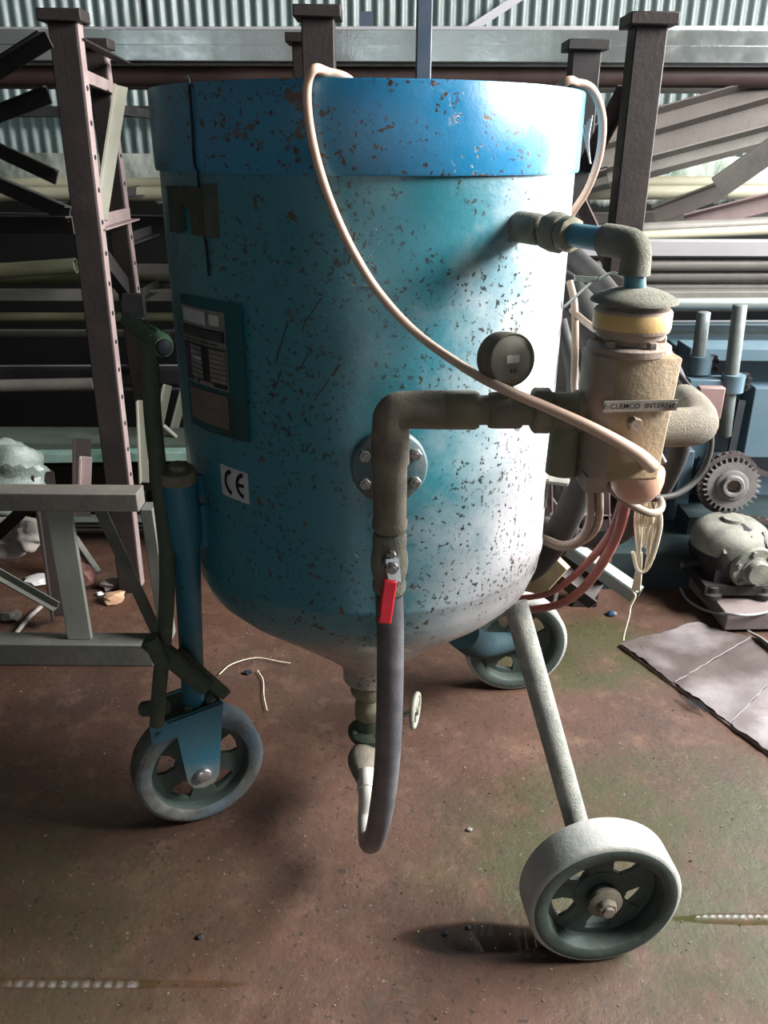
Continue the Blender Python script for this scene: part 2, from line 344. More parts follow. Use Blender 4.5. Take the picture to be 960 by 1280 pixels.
# corrugated sheets above the masonry: each sheet a structure piece
def corr(x0, x1, z0, z1, y, pitch=.048, amp=.0075, top=None):
    bm = BM(); n = int((x1-x0)/pitch*10); prev = None
    for i in range(n+1):
        x = x0+(x1-x0)*i/n; yy = y-amp*math.sin(2*PI*x/pitch)
        a = bm.verts.new((x, yy, z0)); b = bm.verts.new((x, yy, z1))
        if prev: f = bm.faces.new((prev[0], a, b, prev[1])); f.smooth = True
        prev = (a, b)
    bmesh.ops.solidify(bm, geom=bm.faces[:], thickness=.001); return bm
M['corr'] = mat('galvanised_corrugated_sheet', (.19, .235, .225), (.155, .195, .19), 2.5, .45, .1, .05, c3=(.18, .22, .215))
for i, (a, b, zt) in enumerate(((-3.2, -2.02, 3.44), (-2.02, -.98, 3.44), (-.98, .02, 3.44), (.02, .98, 3.41), (.98, 1.97, 3.44), (1.97, 3.1, 3.225))):
    struct('trim_%d' % (i+1), corr(a, b+.03, 1.16, zt, WY+.015+.004*(i % 2)), 'corr')
struct('trim_7', corr(1.97, 3.13, 3.26, 3.44, WY+.017), 'corr')
bm = BM(); box(bm, (WX0-.05, .4, 1.8), (.1, 7.0, 3.6)); M['soot'] = mat('sooty_plaster', (.05, .048, .044), (.03, .029, .027), 3, .9, spec=.15); struct('wall_left', bm, 'soot')
# right wall with a wide opening
bm = BM(); Wy0, Wy1, Wz0, Wz1 = .3, 2.3, 1.85, 3.1
Dy0, Dy1, Dz = 2.4, 3.6, 2.4
box(bm, (WX1+.06, (-3.1+Dy0)/2, Wz0/2), (.12, Dy0+3.1, Wz0)); box(bm, (WX1+.06, .4, (Wz1+3.6)/2), (.12, 7.0, 3.6-Wz1)); box(bm, (WX1+.06, (Dy0+Dy1)/2, (Dz+Wz1)/2), (.12, Dy1-Dy0, Wz1-Dz)); box(bm, (WX1+.06, (Dy1+3.9)/2, Wz1/2), (.12, 3.9-Dy1, Wz1))
box(bm, (WX1+.06, (-3.1+Wy0)/2, (Wz0+Wz1)/2), (.12, Wy0+3.1, Wz1-Wz0)); box(bm, (WX1+.06, (Wy1+Dy0)/2, (Wz0+Wz1)/2), (.12, Dy0-Wy1, Wz1-Wz0))
struct('wall_right', bm, 'framedark')
bm = BM()
for y in (Wy0+.02, (Wy0+Wy1)/2, Wy1-.02): bar(bm, (WX1+.03, y, Wz0), (WX1+.03, y, Wz1), .03, .03)
for z in (Wz0+.02, Wz1-.02): bar(bm, (WX1+.03, Wy0, z), (WX1+.03, Wy1, z), .03, .03)
struct('window_1', bm, 'darksteel')
bm = BM(); dx0, dx1, dz = -.3, 1.2, 2.2; box(bm, ((WX0+dx0)/2, -3.15, .85), (dx0-WX0, .1, 1.7)); box(bm, ((WX0+dx0)/2, -3.15, 3.0), (dx0-WX0, .1, 1.2)); box(bm, ((WX0-2.5)/2, -3.15, 2.05), (-2.5-WX0, .1, .7)); box(bm, ((dx0-1.5)/2, -3.15, 2.05), (dx0+1.5, .1, .7)); box(bm, ((dx1+WX1)/2, -3.15, 1.8), (WX1-dx1, .1, 3.6)); box(bm, ((dx0+dx1)/2, -3.15, (3.6+dz)/2), (dx1-dx0, .1, 3.6-dz))
struct('wall_front', bm, 'soot')
# roof with a gap of sky over the back wall
ZR = 3.44
bm = BM(); Ya, Yb = 3.465, 3.505; box(bm, (0, (-3.26+Ya)/2, ZR+.03), (6.6, Ya+3.26, .06)); box(bm, (0, (Yb+3.96)/2, ZR+.03), (6.6, 3.96-Yb, .06))
box(bm, (-2.8, (Ya+Yb)/2, ZR+.03), (1.0, Yb-Ya, .06)); box(bm, (.95, (Ya+Yb)/2, ZR+.03), (4.7, Yb-Ya, .06)); box(bm, (-1.44, (Ya+Yb)/2, ZR+.03), (.08, Yb-Ya, .06))
for k in range(11): box(bm, (-2.24+k*.068, (Ya+Yb)/2, ZR+.02), (.02, Yb-Ya, .04))
struct('ceiling', bm, 'darksteel')

# ================================================================== BLAST POT
AX = V((-.0265, 1.332, 0))
def tk(ang, z, r=.3): a = math.radians(ang); return V((AX.x+r*math.cos(a), AX.y+r*math.sin(a), z))
def onTank(px, py, R=.3):
    d = ray(px, py); ox, oy = -AX.x, -AX.y
    a = d.x**2+d.y**2; b = 2*(ox*d.x+oy*d.y); c = ox*ox+oy*oy-R*R
    t = (-b-math.sqrt(b*b-4*a*c))/(2*a); p = EYE+d*t
    return math.degrees(math.atan2(p.y-AX.y, p.x-AX.x)), p.z
def hp0(px, py, r=.3004): u, z = onTank(px, py, r); return tk(u, z, r)
pot = thing('blast_pot', (AX.x, AX.y, 0), 'tall teal and blue rusty abrasive blasting pot on three wheels, standing on the wet floor', 'blasting machine')
bm = BM()
prof = [(0, .30), (.05, .30), (.05, .32), (.056, .34), (.1, .383), (.2, .470), (.258, .519), (.285, .548), (.2965, .58), (.3, .607), (.3015, .611), (.3, .615), (.3, 1.26), (.296, 1.26), (.296, 1.2), (.2, 1.15), (.06, 1.12), (0, 1.12)]
lathe(bm, AX, (0, 0, 1), prof, 128)
M['scratch'] = mat('dark_bare_scratch', (.03, .035, .03), (.07, .05, .03), 60, .7)
for (x0, y0, x1, y1, w_) in ((402, 372, 386, 396, .004), (383, 398, 377, 416, .003), (360, 400, 345, 450, .003), (352, 462, 346, 480, .0035), (425, 455, 415, 470, .0035), (412, 474, 393, 500, .003), (386, 440, 376, 460, .002), (452, 358, 480, 362, .002), (318, 245, 320, 262, .004), (444, 290, 436, 330, .002)):
    A, B = hp0(x0, y0), hp0(x1, y1); bar(bm, A, B, w_, .0008, (A-AX).normalized(), 1)
obj('vessel', bm, ['tank', 'scratch'], pot)
bm = BM(); lathe(bm, AX, (0, 0, 1), [(.2995, 1.194), (.3045, 1.193), (.3058, 1.196), (.3058, 1.291), (.3048, 1.293), (.3, 1.293), (.2985, 1.29), (.2985, 1.196)], 128, closed=True)
obj('hopper_band', bm, 'band', pot, label='brighter blue band around the rim')
def patch(bm, u0, u1, z0, z1, r, mi=0, n=6, skew=0, t=.0):
    """curved rectangle on the tank, u in degrees"""
    pr = None
    for i in range(n+1):
        u = u0+(u1-u0)*i/n; A = [bm.verts.new(tk(u, z, rr)) for z, rr in ((z0+skew*(u-u0), r), (z1+skew*(u-u0), r))]
        if pr:
            bm.faces.new((pr[0], A[0], A[1], pr[1])).material_index = mi
        pr = A
def solid(bm, t):
    bmesh.ops.solidify(bm, geom=bm.faces[:], thickness=-t)
# lug bracket (n shaped), tangential flat plate standing off
bm = BM(); u0, z1 = onTank(207, 232, .312); u1, z0 = onTank(257, 296, .312)
def lugp(a, b): return tk(u0+(u1-u0)*a, z0+(z1-z0)*b, .312)
outl = [(0, 0), (.02, .9), (0, 1), (1, 1), (1, 0), (.62, 0), (.6, .5), (.53, .62), (.43, .66), (.34, .6), (.3, .5), (.28, .0)]
def slab(bm, pts, off):
    """flat outline given thickness off (a vector)"""
    A = [bm.verts.new(V(p)) for p in pts]; B = [bm.verts.new(V(p)+off) for p in pts]; n = len(A)
    f1 = bm.faces.new(A); f2 = bm.faces.new(B[::-1])
    for i in range(n): bm.faces.new((A[i], B[i], B[(i+1) % n], A[(i+1) % n]))
    f1.normal_update(); f2.normal_update(); bmesh.ops.triangulate(bm, faces=[f1, f2], ngon_method='EAR_CLIP')
LA, LB = tk(u0, 0, .312), tk(u1, 0, .312); ln_ = (LB-LA).cross(V((0, 0, 1))).normalized()
slab(bm, [LA.lerp(LB, a)+V((0, 0, z0+(z1-z0)*b)) for a, b in outl], ln_*-.008)
slab(bm, [LB+V((0, 0, z0-.002)), tk(u1+2.6, z0-.002, .300), tk(u1+2.6, z1+.006, .300), LB+V((0, 0, z1+.004))], ln_*-.006)
obj('lug_bracket', bm, 'lug', pot, label='dark olive n-shaped bracket')
# backing plate + data plates
ua, za = onTank(236, 372, .306); ub, zb = onTank(318, 561, .306)
U0, U1 = -144.0, -121.5; Z1, Z0 = 1.030, .862
bm = BM(); patch(bm, U0-2, U1+1, Z0-.006, Z1+.01, .3065, n=10); solid(bm, .006)
obj('plate_backing', bm, 'backing', pot)
def dp(bm, a0, a1, b0, b1, mi, r=.3085): patch(bm, pu0+(pu1-pu0)*a0, pu0+(pu1-pu0)*a1, pz0+(pz1-pz0)*b0, pz0+(pz1-pz0)*b1, r, mi, 3)
pu0, pu1, pz0, pz1 = U0-1, U1-4.5, .922, 1.027
bm = BM(); dp(bm, 0, 1, 0, 1, 0, .3078); dp(bm, .02, .98, .60, .76, 1, .3082); dp(bm, .02, .98, .02, .60, 1, .3082); dp(bm, .02, .16, .05, .52, 2, .3085)
dp(bm, .0, 1, .54, .62, 0, .3088)
for k in range(7):
    zt = .51-.062*k
    dp(bm, .18, .47, zt-.05, zt, 0); dp(bm, .64, .97, zt-.05, zt, 0)
dp(bm, .38, .70, .02, .065, 0); dp(bm, .2, .3, .40, .44, 3, .309); dp(bm, .24, .46, .33, .37, 3, .309)
def pt(u, z, r=.3093): return lambda x, y, q: tk(u+math.degrees(x/.3), z+y, r)
text_mesh(bm, 'CE', .009, pt(pu0+(pu1-pu0)*.28, .9265), 3)
dp(bm, .06, .62, .80, .97, 3, .3086); dp(bm, .70, .9, .82, .95, 3, .3086)
for k in range(4): 
    dp(bm, .08+.2*k, .24+.2*k, .57, .59, 1, .3092)
    dp(bm, .08, .92, .63+.03*k, .638+.03*k, 0, .3087)
obj('data_plate', bm, ['plate', 'plateink', 'plateviolet', 'sticker'], pot, label='aluminium data plate printed black')
bm = BM(); pz0, pz1 = .868, .915; dp(bm, 0.06, .96, 0, 1, 0, .3080)
for j, (a0, a1, b) in enumerate(((.1, .2, .86), (.5, .78, .84), (.45, .8, .70), (.12, .6, .52), (.12, .7, .34))): dp(bm, a0, a1, b-.035, b+.035, 1, .3084)
for a in (.09, .93):
    for b in (.06, .94): cyl(bm, tk(pu0+(pu1-pu0)*a, pz0+(pz1-pz0)*b, .308), tk(pu0+(pu1-pu0)*a, pz0+(pz1-pz0)*b, .3095), .0016, 8, 1)
obj('brown_plate', bm, ['brownplate', 'gauge'], pot)
# CE sticker
cu, cz = onTank(293, 604)
bm = BM()
for a, b in (((-5.4, 5.4), (-.0235, .0235)),): patch(bm, cu+a[0], cu+a[1], cz+b[0], cz+b[1], .3008, 0, 8, skew=-.0002)
obj('sticker', bm, 'sticker', pot, label='torn white CE sticker')
bm = BM()
def arc(bm, uc, zc, R, a0, a1, w):
    pr = None
    for i in range(17):
        a = math.radians(a0+(a1-a0)*i/16); q = [bm.verts.new(tk(uc+math.degrees(rr*math.cos(a)*.85/.3), zc+rr*math.sin(a), .3016)) for rr in (R-w/2, R+w/2)]
        if pr: bm.faces.new((pr[0], q[0], q[1], pr[1]))
        pr = q
arc(bm, cu-.6, cz, .0165, 95, 262, .0065); arc(bm, cu+4.0, cz, .0165, 95, 262, .0065); patch(bm, cu+1.1, cu+3.9, cz-.0025, cz+.0025, .3016, 0, 2)
obj('ce_mark', bm, 'black', pot)
# handhole flange
fu, fz = onTank(487, 580, .305); fu = -84.0
fdir = V((math.cos(math.radians(fu)), math.sin(math.radians(fu)), 0)); fc = tk(fu, .842, .296)
bm = BM(); lathe(bm, fc, fdir, [(.043, 0), (.043, .010), (.049, .010), (.050, .014), (.050, .024), (.047, .027), (.02, .029), (0, .03)], 48)
fg = obj('handhole_flange', bm, mat('worn_flange_paint', (.05, .12, .14), (.11, .13, .125), 22, .5, 0, .3, 90), pot)
fs, fup = frame(fdir)
for k in range(6):
    a = PI/6+k*PI/3; bm = BM(); p = fc+fdir*.026+(fs*math.cos(a)+fup*math.sin(a))*.038; nut(bm, p, fdir, .0085, .008, k); cyl(bm, p, p+fdir*.013, .0045, 10); obj('bolt', bm, 'steel', fg)
# little tab on right side
bm = BM(); a = onTank(676, 675)[0]; t0 = tk(-16, .735, .298); bar(bm, t0, t0+V((.035, -.012, 0)), .024, .005, (0, 0, 1)); bar(bm, tk(-16, .69, .3015), tk(-16, .74, .3015), .02, .004, (1, -.2, 0)); obj('tab_bracket', bm, 'leg', pot)

# ---- pipework in front
PY = .94
def P(x, y, Y=PY): return at(x, y, Y)
VX = at(488, 560, PY).x                                  # vertical run
zE = at(488, 512, PY).z                                  # horizontal run height
xs = lambda px: at(px, 512, PY).x
zs = lambda py: at(488, py, PY).z
E0 = V((VX, PY, zE))
bm = BM()
c = .013; pts = [E0+V((0, 0, -.066)), E0+V((0, 0, -.03))]+[E0+V((.0, 0, 0))+V((c-c*math.cos(t), 0, -c+c*math.sin(t))) for t in [PI/2*i/8 for i in range(9)]]+[E0+V((.03, 0, 0)), E0+V((.062, 0, 0))]
tube(bm, pts, [.023, .0225]+[.0215]*9+[.0225, .023], 20)
obj('elbow', bm, 'pipe', pot)
bm = BM(); tube(bm, [V((VX, PY, zs(555))), V((VX, PY, zs(575))), V((VX, PY, zs(576))), V((VX, PY, zs(650)))], [.0185, .0185, .0205, .0205], 20); lathe(bm, (VX, PY, zs(662)), (0, 0, 1), [(.0205, 0), (.022, .002), (.022, .014), (.0205, .016)], 8, smooth=False)
obj('riser_pipe', bm, 'pipe', pot)
# horizontal run: nipple, union, tee, nipple, union
bm = BM(); cyl(bm, (xs(530), PY, zE), (xs(735), PY, zE), .0175, 20)
obj('cross_pipe', bm, 'olive', pot)
def sleeve(name, x0, x1, prof_r, mt='olive', seg=24, spin=0, smooth=True):
    bm = BM(); a, b = xs(x0), xs(x1); n = len(prof_r)
    pr = [(r, (b-a)*t) for t, r in prof_r]; lathe(bm, (a, PY, zE), (1, 0, 0), pr, seg, smooth=smooth, spin=spin); return obj(name, bm, mt, pot)
sleeve('coupling', 549, 599, [(0, .0205), (.08, .023), (.9, .023), (1, .0205)], 'olive', 8, PI/8, False)
sleeve('tee', 611, 652, [(0, .0205), (.12, .0215), (.88, .0215), (1, .0205)], 'pipe')
sleeve('union_nut', 664, 690, [(0, .0235), (.15, .027), (.85, .027), (1, .0225)], 'olive', 8, PI/8, False)
sleeve('union_collar', 690, 736, [(0, .0215), (.6, .0215), (.62, .024), (1, .025)], 'olive')
# gauge
gc = V((xs(627), PY-.005, zE+.062)); gd = V((.40, -.90, .12)).normalized()
bm = BM(); lathe(bm, gc-gd*.018, gd, [(0, 0), (.025, .0), (.0295, .004), (.0295, .010), (.0285, .0105), (.0285, .012), (.030, .0125), (.030, .031), (.0285, .034), (.0275, .0325), (0, .0325)], 40)
g = obj('pressure_gauge', bm, 'gauge', pot)
bm = BM(); cyl(bm, V((xs(633), PY, zE+.014)), V((xs(629), PY-.01, zE+.036)), .009, 12); obj('gauge_stem', bm, 'olive', g)
bm = BM(); lathe(bm, gc+gd*.0146, gd, [(0.0272, 0), (.0265, .0008), (0, .0012)], 40); obj('dial', bm, 'gaugeface', g)
gs, gu = frame(gd); bm = BM(); q = gc+gd*.0162+gu*.001; bar(bm, q-gs*-.008, q+gs*-.008, .0006, .0085, gu)
obj('dial_window', bm, 'label', g, label='small pale rectangular label')
bm = BM(); text_mesh(bm, '6.6', .007, lambda x, y, z_: gc+gd*.0163-gu*.012+gs*x*1+gu*y); obj('dial_figures', bm, 'black', g)
# ball valve with red lever
bm = BM(); lathe(bm, (VX, PY, zs(738)), (0, 0, 1), [(.020, 0), (.0215, .004), (.0215, .012), (.0195, .014), (.023, .03), (.024, .042), (.0225, .055), (.0205, .062), (.0215, .066), (.0215, .078), (.0195, .082)], 24)
cyl(bm, (VX, PY-.015, zs(690)), (VX, PY-.034, zs(690)), .009, 14)
bv = obj('ball_valve', bm, 'dust', pot)
lz = zs(692); bm = BM(); nut(bm, (VX+.003, PY-.034, lz), (0, -1, 0), .009, .008); cyl(bm, (VX+.003, PY-.04, lz), (VX+.003, PY-.047, lz), .005, 12); nut(bm, (VX+.003, PY-.03, lz+.016), (0, -1, 0), .005, .008); obj('stem_nut', bm, 'steel', bv)
Lv0 = V((VX+.003, PY-.037, lz)); Lv1 = at(494, 724, PY-.043); Lv2 = at(480, 779, PY-.048)
bm = BM(); bar(bm, Lv0+V((0, 0, .012)), Lv1+V((0, .001, -.004)), .0155, .003, (0, -1, 0)); obj('lever_shank', bm, 'bright', bv)
bm = BM(); bar(bm, at(488, 725, PY-.044), Lv2, .0175, .007, (.1, -1, 0)); obj('lever', bm, 'red', bv, bev=.0025, label='red vinyl lever sleeve')
# outlet under the cone: coupling, metering valve, hose tail
bm = BM(); ax = AX.copy()
lathe(bm, ax+V((0, 0, .205)), (0, 0, 1), [(.024, 0), (.028, .004), (.028, .03), (.026, .034), (.026, .055), (.034, .058), (.036, .064), (.036, .095), (.033, .10), (.02, .115)], 32)
obj('outlet_coupling', bm, 'olive', pot)
bm = BM(); lathe(bm, ax+V((0, 0, .145)), (0, 0, 1), [(.02, 0), (.030, .006), (.031, .012), (.040, .016), (.042, .022), (.042, .028), (.036, .033), (.026, .036), (.024, .062)], 36)
mv = obj('metering_valve', bm, 'green', pot)
for k in range(4):
    a = k*PI/2+.6; bm = BM(); p = ax+V((math.cos(a)*.033, math.sin(a)*.033, .165)); nut(bm, p+V((0, 0, .01)), (0, 0, 1), .006, .008); obj('bolt', bm, 'steel', mv)
hwc = at(519, 888, 1.30); bm = BM(); cyl(bm, ax+V((.01, 0, .185)), hwc-V((.0, 0, 0)), .006, 12); obj('valve_stem', bm, 'steel', mv)
hd = V((.97, -.25, .0)).normalized(); hs, hu = frame(hd); bm = BM()
ring = [hwc+(hs*math.cos(t)+hu*math.sin(t))*.031 for t in [2*PI*i/24 for i in range(25)]]; tube(bm, ring, .0052, 10, caps=False)
for k in range(3): a = k*2*PI/3+.5; cyl(bm, hwc, hwc+(hs*math.cos(a)+hu*math.sin(a))*.031, .0035, 8)
cyl(bm, hwc-hd*.006, hwc+hd*.008, .008, 12); obj('handwheel', bm, 'cream', mv)
# abrasive pipe under valve: angled tail with clamps
T0 = ax+V((0, 0, .15)); T1 = at(452, 950, 1.27); T2 = at(458, 975, 1.22)
bm = BM(); tube(bm, [T0, ax+V((0, 0, .12)), T1, T2], [.024, .029, .027, .019], 20, smooth=4); obj('outlet_elbow', bm, 'pipe', pot)
hpts = [T2+V((0, .01, .015)), at(459, 990, 1.195), at(458, 1025, 1.165), at(460, 1052, 1.10), at(468, 1048, 1.02), at(477, 1010, .975), at(484, 950, .95), at(487, 880, .94), at(488, 800, .94), V((VX, PY, zs(742)))]
rk_ = [.0155, .0155, .0155, .0165, .0175, .0185, .0185, .0185, .0182, .0182]; hr_ = []
for i in range(len(rk_)-1): hr_ += [rk_[i]+(rk_[i+1]-rk_[i])*k/8 for k in range(8)]
hr_.append(rk_[-1]); hs_ = smooth_path(hpts, 8)
bm = BM(); tube(bm, hs_[:24], hr_[:24], 20, mi=1); tube(bm, hs_[23:], hr_[23:], 20)
hz = obj('bypass_hose', bm, ['hosegrey', 'hosepale'], pot)
bm = BM()
for k in range(3):
    p = T2.lerp(hpts[1], .25+.3*k); d = (hpts[1]-T2).normalized(); lathe(bm, p-d*.003, d, [(.0165, 0), (.0185, .001), (.0185, .005), (.0165, .006)], 20)
obj('hose_clamp', bm, 'bright', hz)

# ---- inlet at upper right
n0 = tk(onTank(648, 300)[0], onTank(648, 300)[1], .296)
EL = at(797, 306, .93)                                       # elbow corner
dN = (EL-n0); up_ = V((0, 0, 1))
n0 = V((n0.x, n0.y, EL.z+.004)); dN = (EL-n0); L_ = dN.length; dn = dN.normalized()
def along(t): return n0+dN*t
bm = BM(); lathe(bm, n0-dn*.02, dn, [(.019, 0), (.019, .06), (.016, .062)], 20); 
lathe(bm, along(.14), dn, [(.017, 0), (.0185, .002), (.0185, .022), (.0165, .024)], 20); inl = obj('inlet_nozzle', bm, 'dust', pot)
bm = BM(); lathe(bm, along(.30), dn, [(.019, 0), (.0235, .003), (.0235, .022), (.021, .026)], 8, smooth=False); obj('union_nut', bm, 'dust', inl)
bm = BM(); lathe(bm, along(.43), dn, [(.019, 0), (.0205, .002), (.0205, .014), (.016, .016)], 8, smooth=False); obj('union_collar', bm, 'olive', inl)
bm = BM(); cyl(bm, along(.4), along(.86), .0135, 20); obj('inlet_pipe', bm, 'fork', pot, label='short teal painted pipe')
M['fork2'] = mat('clean_teal_paint', (.035, .15, .2), (.07, .15, .17), 12, .5, 0, .1)
C.objects[-1].data.materials[0] = M['fork2']
bm = BM(); c = .0115
pts = [EL-dn*.048, EL-dn*.03, EL-dn*c]+[EL-dn*(c-c*math.sin(t))+V((0, 0, -c+c*math.cos(t))) for t in [PI/2*i/8 for i in range(1, 9)]]+[EL+V((0, 0, -.024)), EL+V((0, 0, -.031))]
tube(bm, pts, [.0178, .0178, .0168]+[.0162]*8+[.0168, .0172], 20); obj('elbow', bm, 'dust', pot)
VT = EL.copy()                                                # valve axis
VXX, VYY = at(790, 400, .93).x, .93
VT = V((VXX, VYY, 0))
zz = lambda py: at(790, py, .93).z
bm = BM(); cyl(bm, V((EL.x, EL.y, EL.z-.03)), V((VXX, VYY, zz(368))), .012, 16); obj('down_pipe', bm, 'fork2', pot)
# ---- remote control valve
vz = lambda py: zz(py)
bm = BM()
bw, bd = .079, .075; zt_, zb_ = vz(437), vz(586)
rot = .10
def bx(dx, dy, z): return V((VXX+dx*math.cos(rot)-dy*math.sin(rot), VYY+dx*math.sin(rot)+dy*math.cos(rot), z))
# chamfered block body tapering downwards
def block(bm, rings):
    R = []
    for z, w, d, ch in rings:
        a, b = w/2, d/2; o = [(-a+ch, -b), (a-.002, -b), (a, -b+.002), (a, b-ch), (a-ch, b), (-a+ch, b), (-a, b-ch), (-a, -b+ch)]
        R.append([bm.verts.new(bx(x, y, z)) for x, y in o])
    for A, B in zip(R, R[1:]):
        for i in range(8): bm.faces.new((A[i], A[(i+1) % 8], B[(i+1) % 8], B[i])).material_index = int(i >= 6)  # left faces in the second colour stand in for the shaded side
    bm.faces.new(R[0][::-1]); bm.faces.new(R[-1])
block(bm, [(zb_-.004, .06, .06, .01), (zb_, .078, .076, .016), (zb_+.06, .083, .078, .016), (zt_-.003, .092, .082, .018), (zt_, .089, .079, .017)])
for s_x in (-1, 1): bar(bm, bx(s_x*.02, .042, zb_+.012), bx(s_x*.02, .042, zt_-.01), .03, .03)
rv = obj('remote_valve', bm, ['valve', 'valve2'], pot, bev=.002, label='dusty ochre cast valve block')
fyo = -.0415
bm = BM(); q = bx(.004, -.0435, vz(494)); dxv = V((math.cos(rot), math.sin(rot), 0)); dnv = V((math.sin(rot), -math.cos(rot), 0))
bar(bm, q-dxv*.042, q+dxv*.042, .0016, .0125, (0, 0, 1))
strip = obj('name_strip', bm, mat('dusty_strip_metal', (.36, .33, .28), (.26, .23, .19), 40, .5, .3, .1), rv)
bm = BM(); text_mesh(bm, 'CLEMCO  INTERN', .0082, lambda x, y, z_: q+dnv*.0011+dxv*x+V((0, 0, y)), 0, 1.05)
obj('name_lettering', bm, 'darksteel', rv)
bm = BM(); text_mesh(bm, 'Auto Quant', .0125, lambda x, y, z_: bx(.003, -.0398, vz(463))+dnv*z_+dxv*x+V((0, 0, y)), 0, 1.0, .0003); text_mesh(bm, '102   107', .0105, lambda x, y, z_: bx(.003, -.0396, vz(476))+dnv*z_+dxv*x+V((0, 0, y)), 0, 1.0, .0003)
obj('cast_lettering', bm, 'valve', rv)
for s in (-.039, .039): bm = BM(); p = q+dxv*s; cyl(bm, p, p+dnv*.004, .003, 10); obj('screw', bm, 'steel', rv)
bm = BM(); p = bx(0, -.037, vz(516)); nut(bm, p, dnv, .0085, .012, .3); obj('bolt', bm, 'valve2', rv)
bm = BM(); lathe(bm, (VXX, VYY, zt_-.003), (0, 0, 1), [(.043, 0), (.046, .002), (.046, .009), (.043, .011), (.03, .011)], 40); obj('top_flange', bm, 'valve2', rv)
for k in range(5):
    a = k*2*PI/5-2.4; bm = BM(); nut(bm, (VXX+math.cos(a)*.037, VYY+math.sin(a)*.037, zt_+.006), (0, 0, 1), .0062, .009); obj('bolt', bm, 'valve2', rv)
bm = BM(); lathe(bm, (VXX, VYY, zt_+.006), (0, 0, 1), [(.025, 0), (.029, .012), (.029, .018), (.027, .02), (.027, .04)], 32); obj('neck', bm, 'valve2', rv)
zy = vz(413)
bm = BM(); lathe(bm, (VXX, VYY, zy-.009), (0, 0, 1), [(.025, 0), (.037, .003), (.038, .009), (.0415, .010), (.0425, .014), (.0425, .031), (.040, .034), (.02, .034)], 44, mis=[0, 0, 0, 0, 1, 0, 0]); obj('exhaust_ring', bm, ['valve2', 'yellow'], rv, label='ring with worn yellow paint')
bm = BM(); zc = zy+.03; lathe(bm, (VXX, VYY, zc), (0, 0, 1), [(.02, 0), (.044, .001), (.0475, .002), (.047, .0045), (.040, .009), (.028, .014), (.014, .017), (.0, .018)], 44); obj('mushroom_cap', bm, 'dust', rv)
# left boss where cross pipe enters
bm = BM(); lathe(bm, (xs(733), PY, zE), (1, 0, 0), [(.025, 0), (.027, .003), (.027, .02)], 24); obj('side_boss', bm, 'olive', rv)
# outlet elbow to the right and back
bm = BM(); zo = at(850, 530, .96).z
op = [V((VXX+.03, .945, zo-.004)), V((VXX+.045, .95, zo-.002)), at(866, 533, .965), at(873, 525, 1.0), at(866, 512, 1.05), at(853, 500, 1.12)]
tube(bm, op, [.024, .0235, .0235, .0235, .023, .023], 20, smooth=5); obj('outlet_elbow', bm, 'pipe', pot)
bm = BM(); lathe(bm, op[0]-V((.006, 0, 0)), (1, .08, 0), [(.025, 0), (.026, .01), (.024, .012)], 24); obj('outlet_collar', bm, 'maroon', rv)
# filter bowl
bcn = at(797, 590, .955); bm = BM()
lathe(bm, (bcn.x, bcn.y, at(797, 627, .955).z), (0, 0, 1), [(0, 0), (.012, .001), (.022, .007), (.030, .018), (.0325, .030), (.0325, .042), (.031, .046), (.02, .05)], 36); obj('filter_bowl', bm, 'bowl', pot, label='peach coloured plastic filter bowl')
bm = BM(); bp_ = V((VXX-.03, .935, zb_-.01))
bar(bm, bx(-.026, .0, zb_-.02), bx(-.026, .0, zb_+.0), .026, .05)
cyl(bm, at(740, 582, .93), at(752, 588, .925), .006, 10); cyl(bm, at(748, 598, .93), at(756, 606, .925), .006, 10); cyl(bm, at(762, 575, .92), at(765, 596, .92), .009, 10)
obj('control_manifold', bm, ['valve2', 'valve2'], rv)
bm = BM(); tube(bm, [at(800, 566, .925), at(803, 557, .92), at(811, 555, .915), at(822, 566, .915), at(829, 578, .915)], .0042, 10, smooth=4); obj('wire_handle', bm, 'steel', rv)
# lower olive stub with dark hose under the union
bm = BM(); cyl(bm, V((xs(716), PY+.02, zE-.015)), V((xs(714), PY+.02, zE-.085)), .02, 18); cyl(bm, at(690, 557, .96), at(735, 560, .96), .008, 12); obj('drain_stub', bm, 'olive', pot)

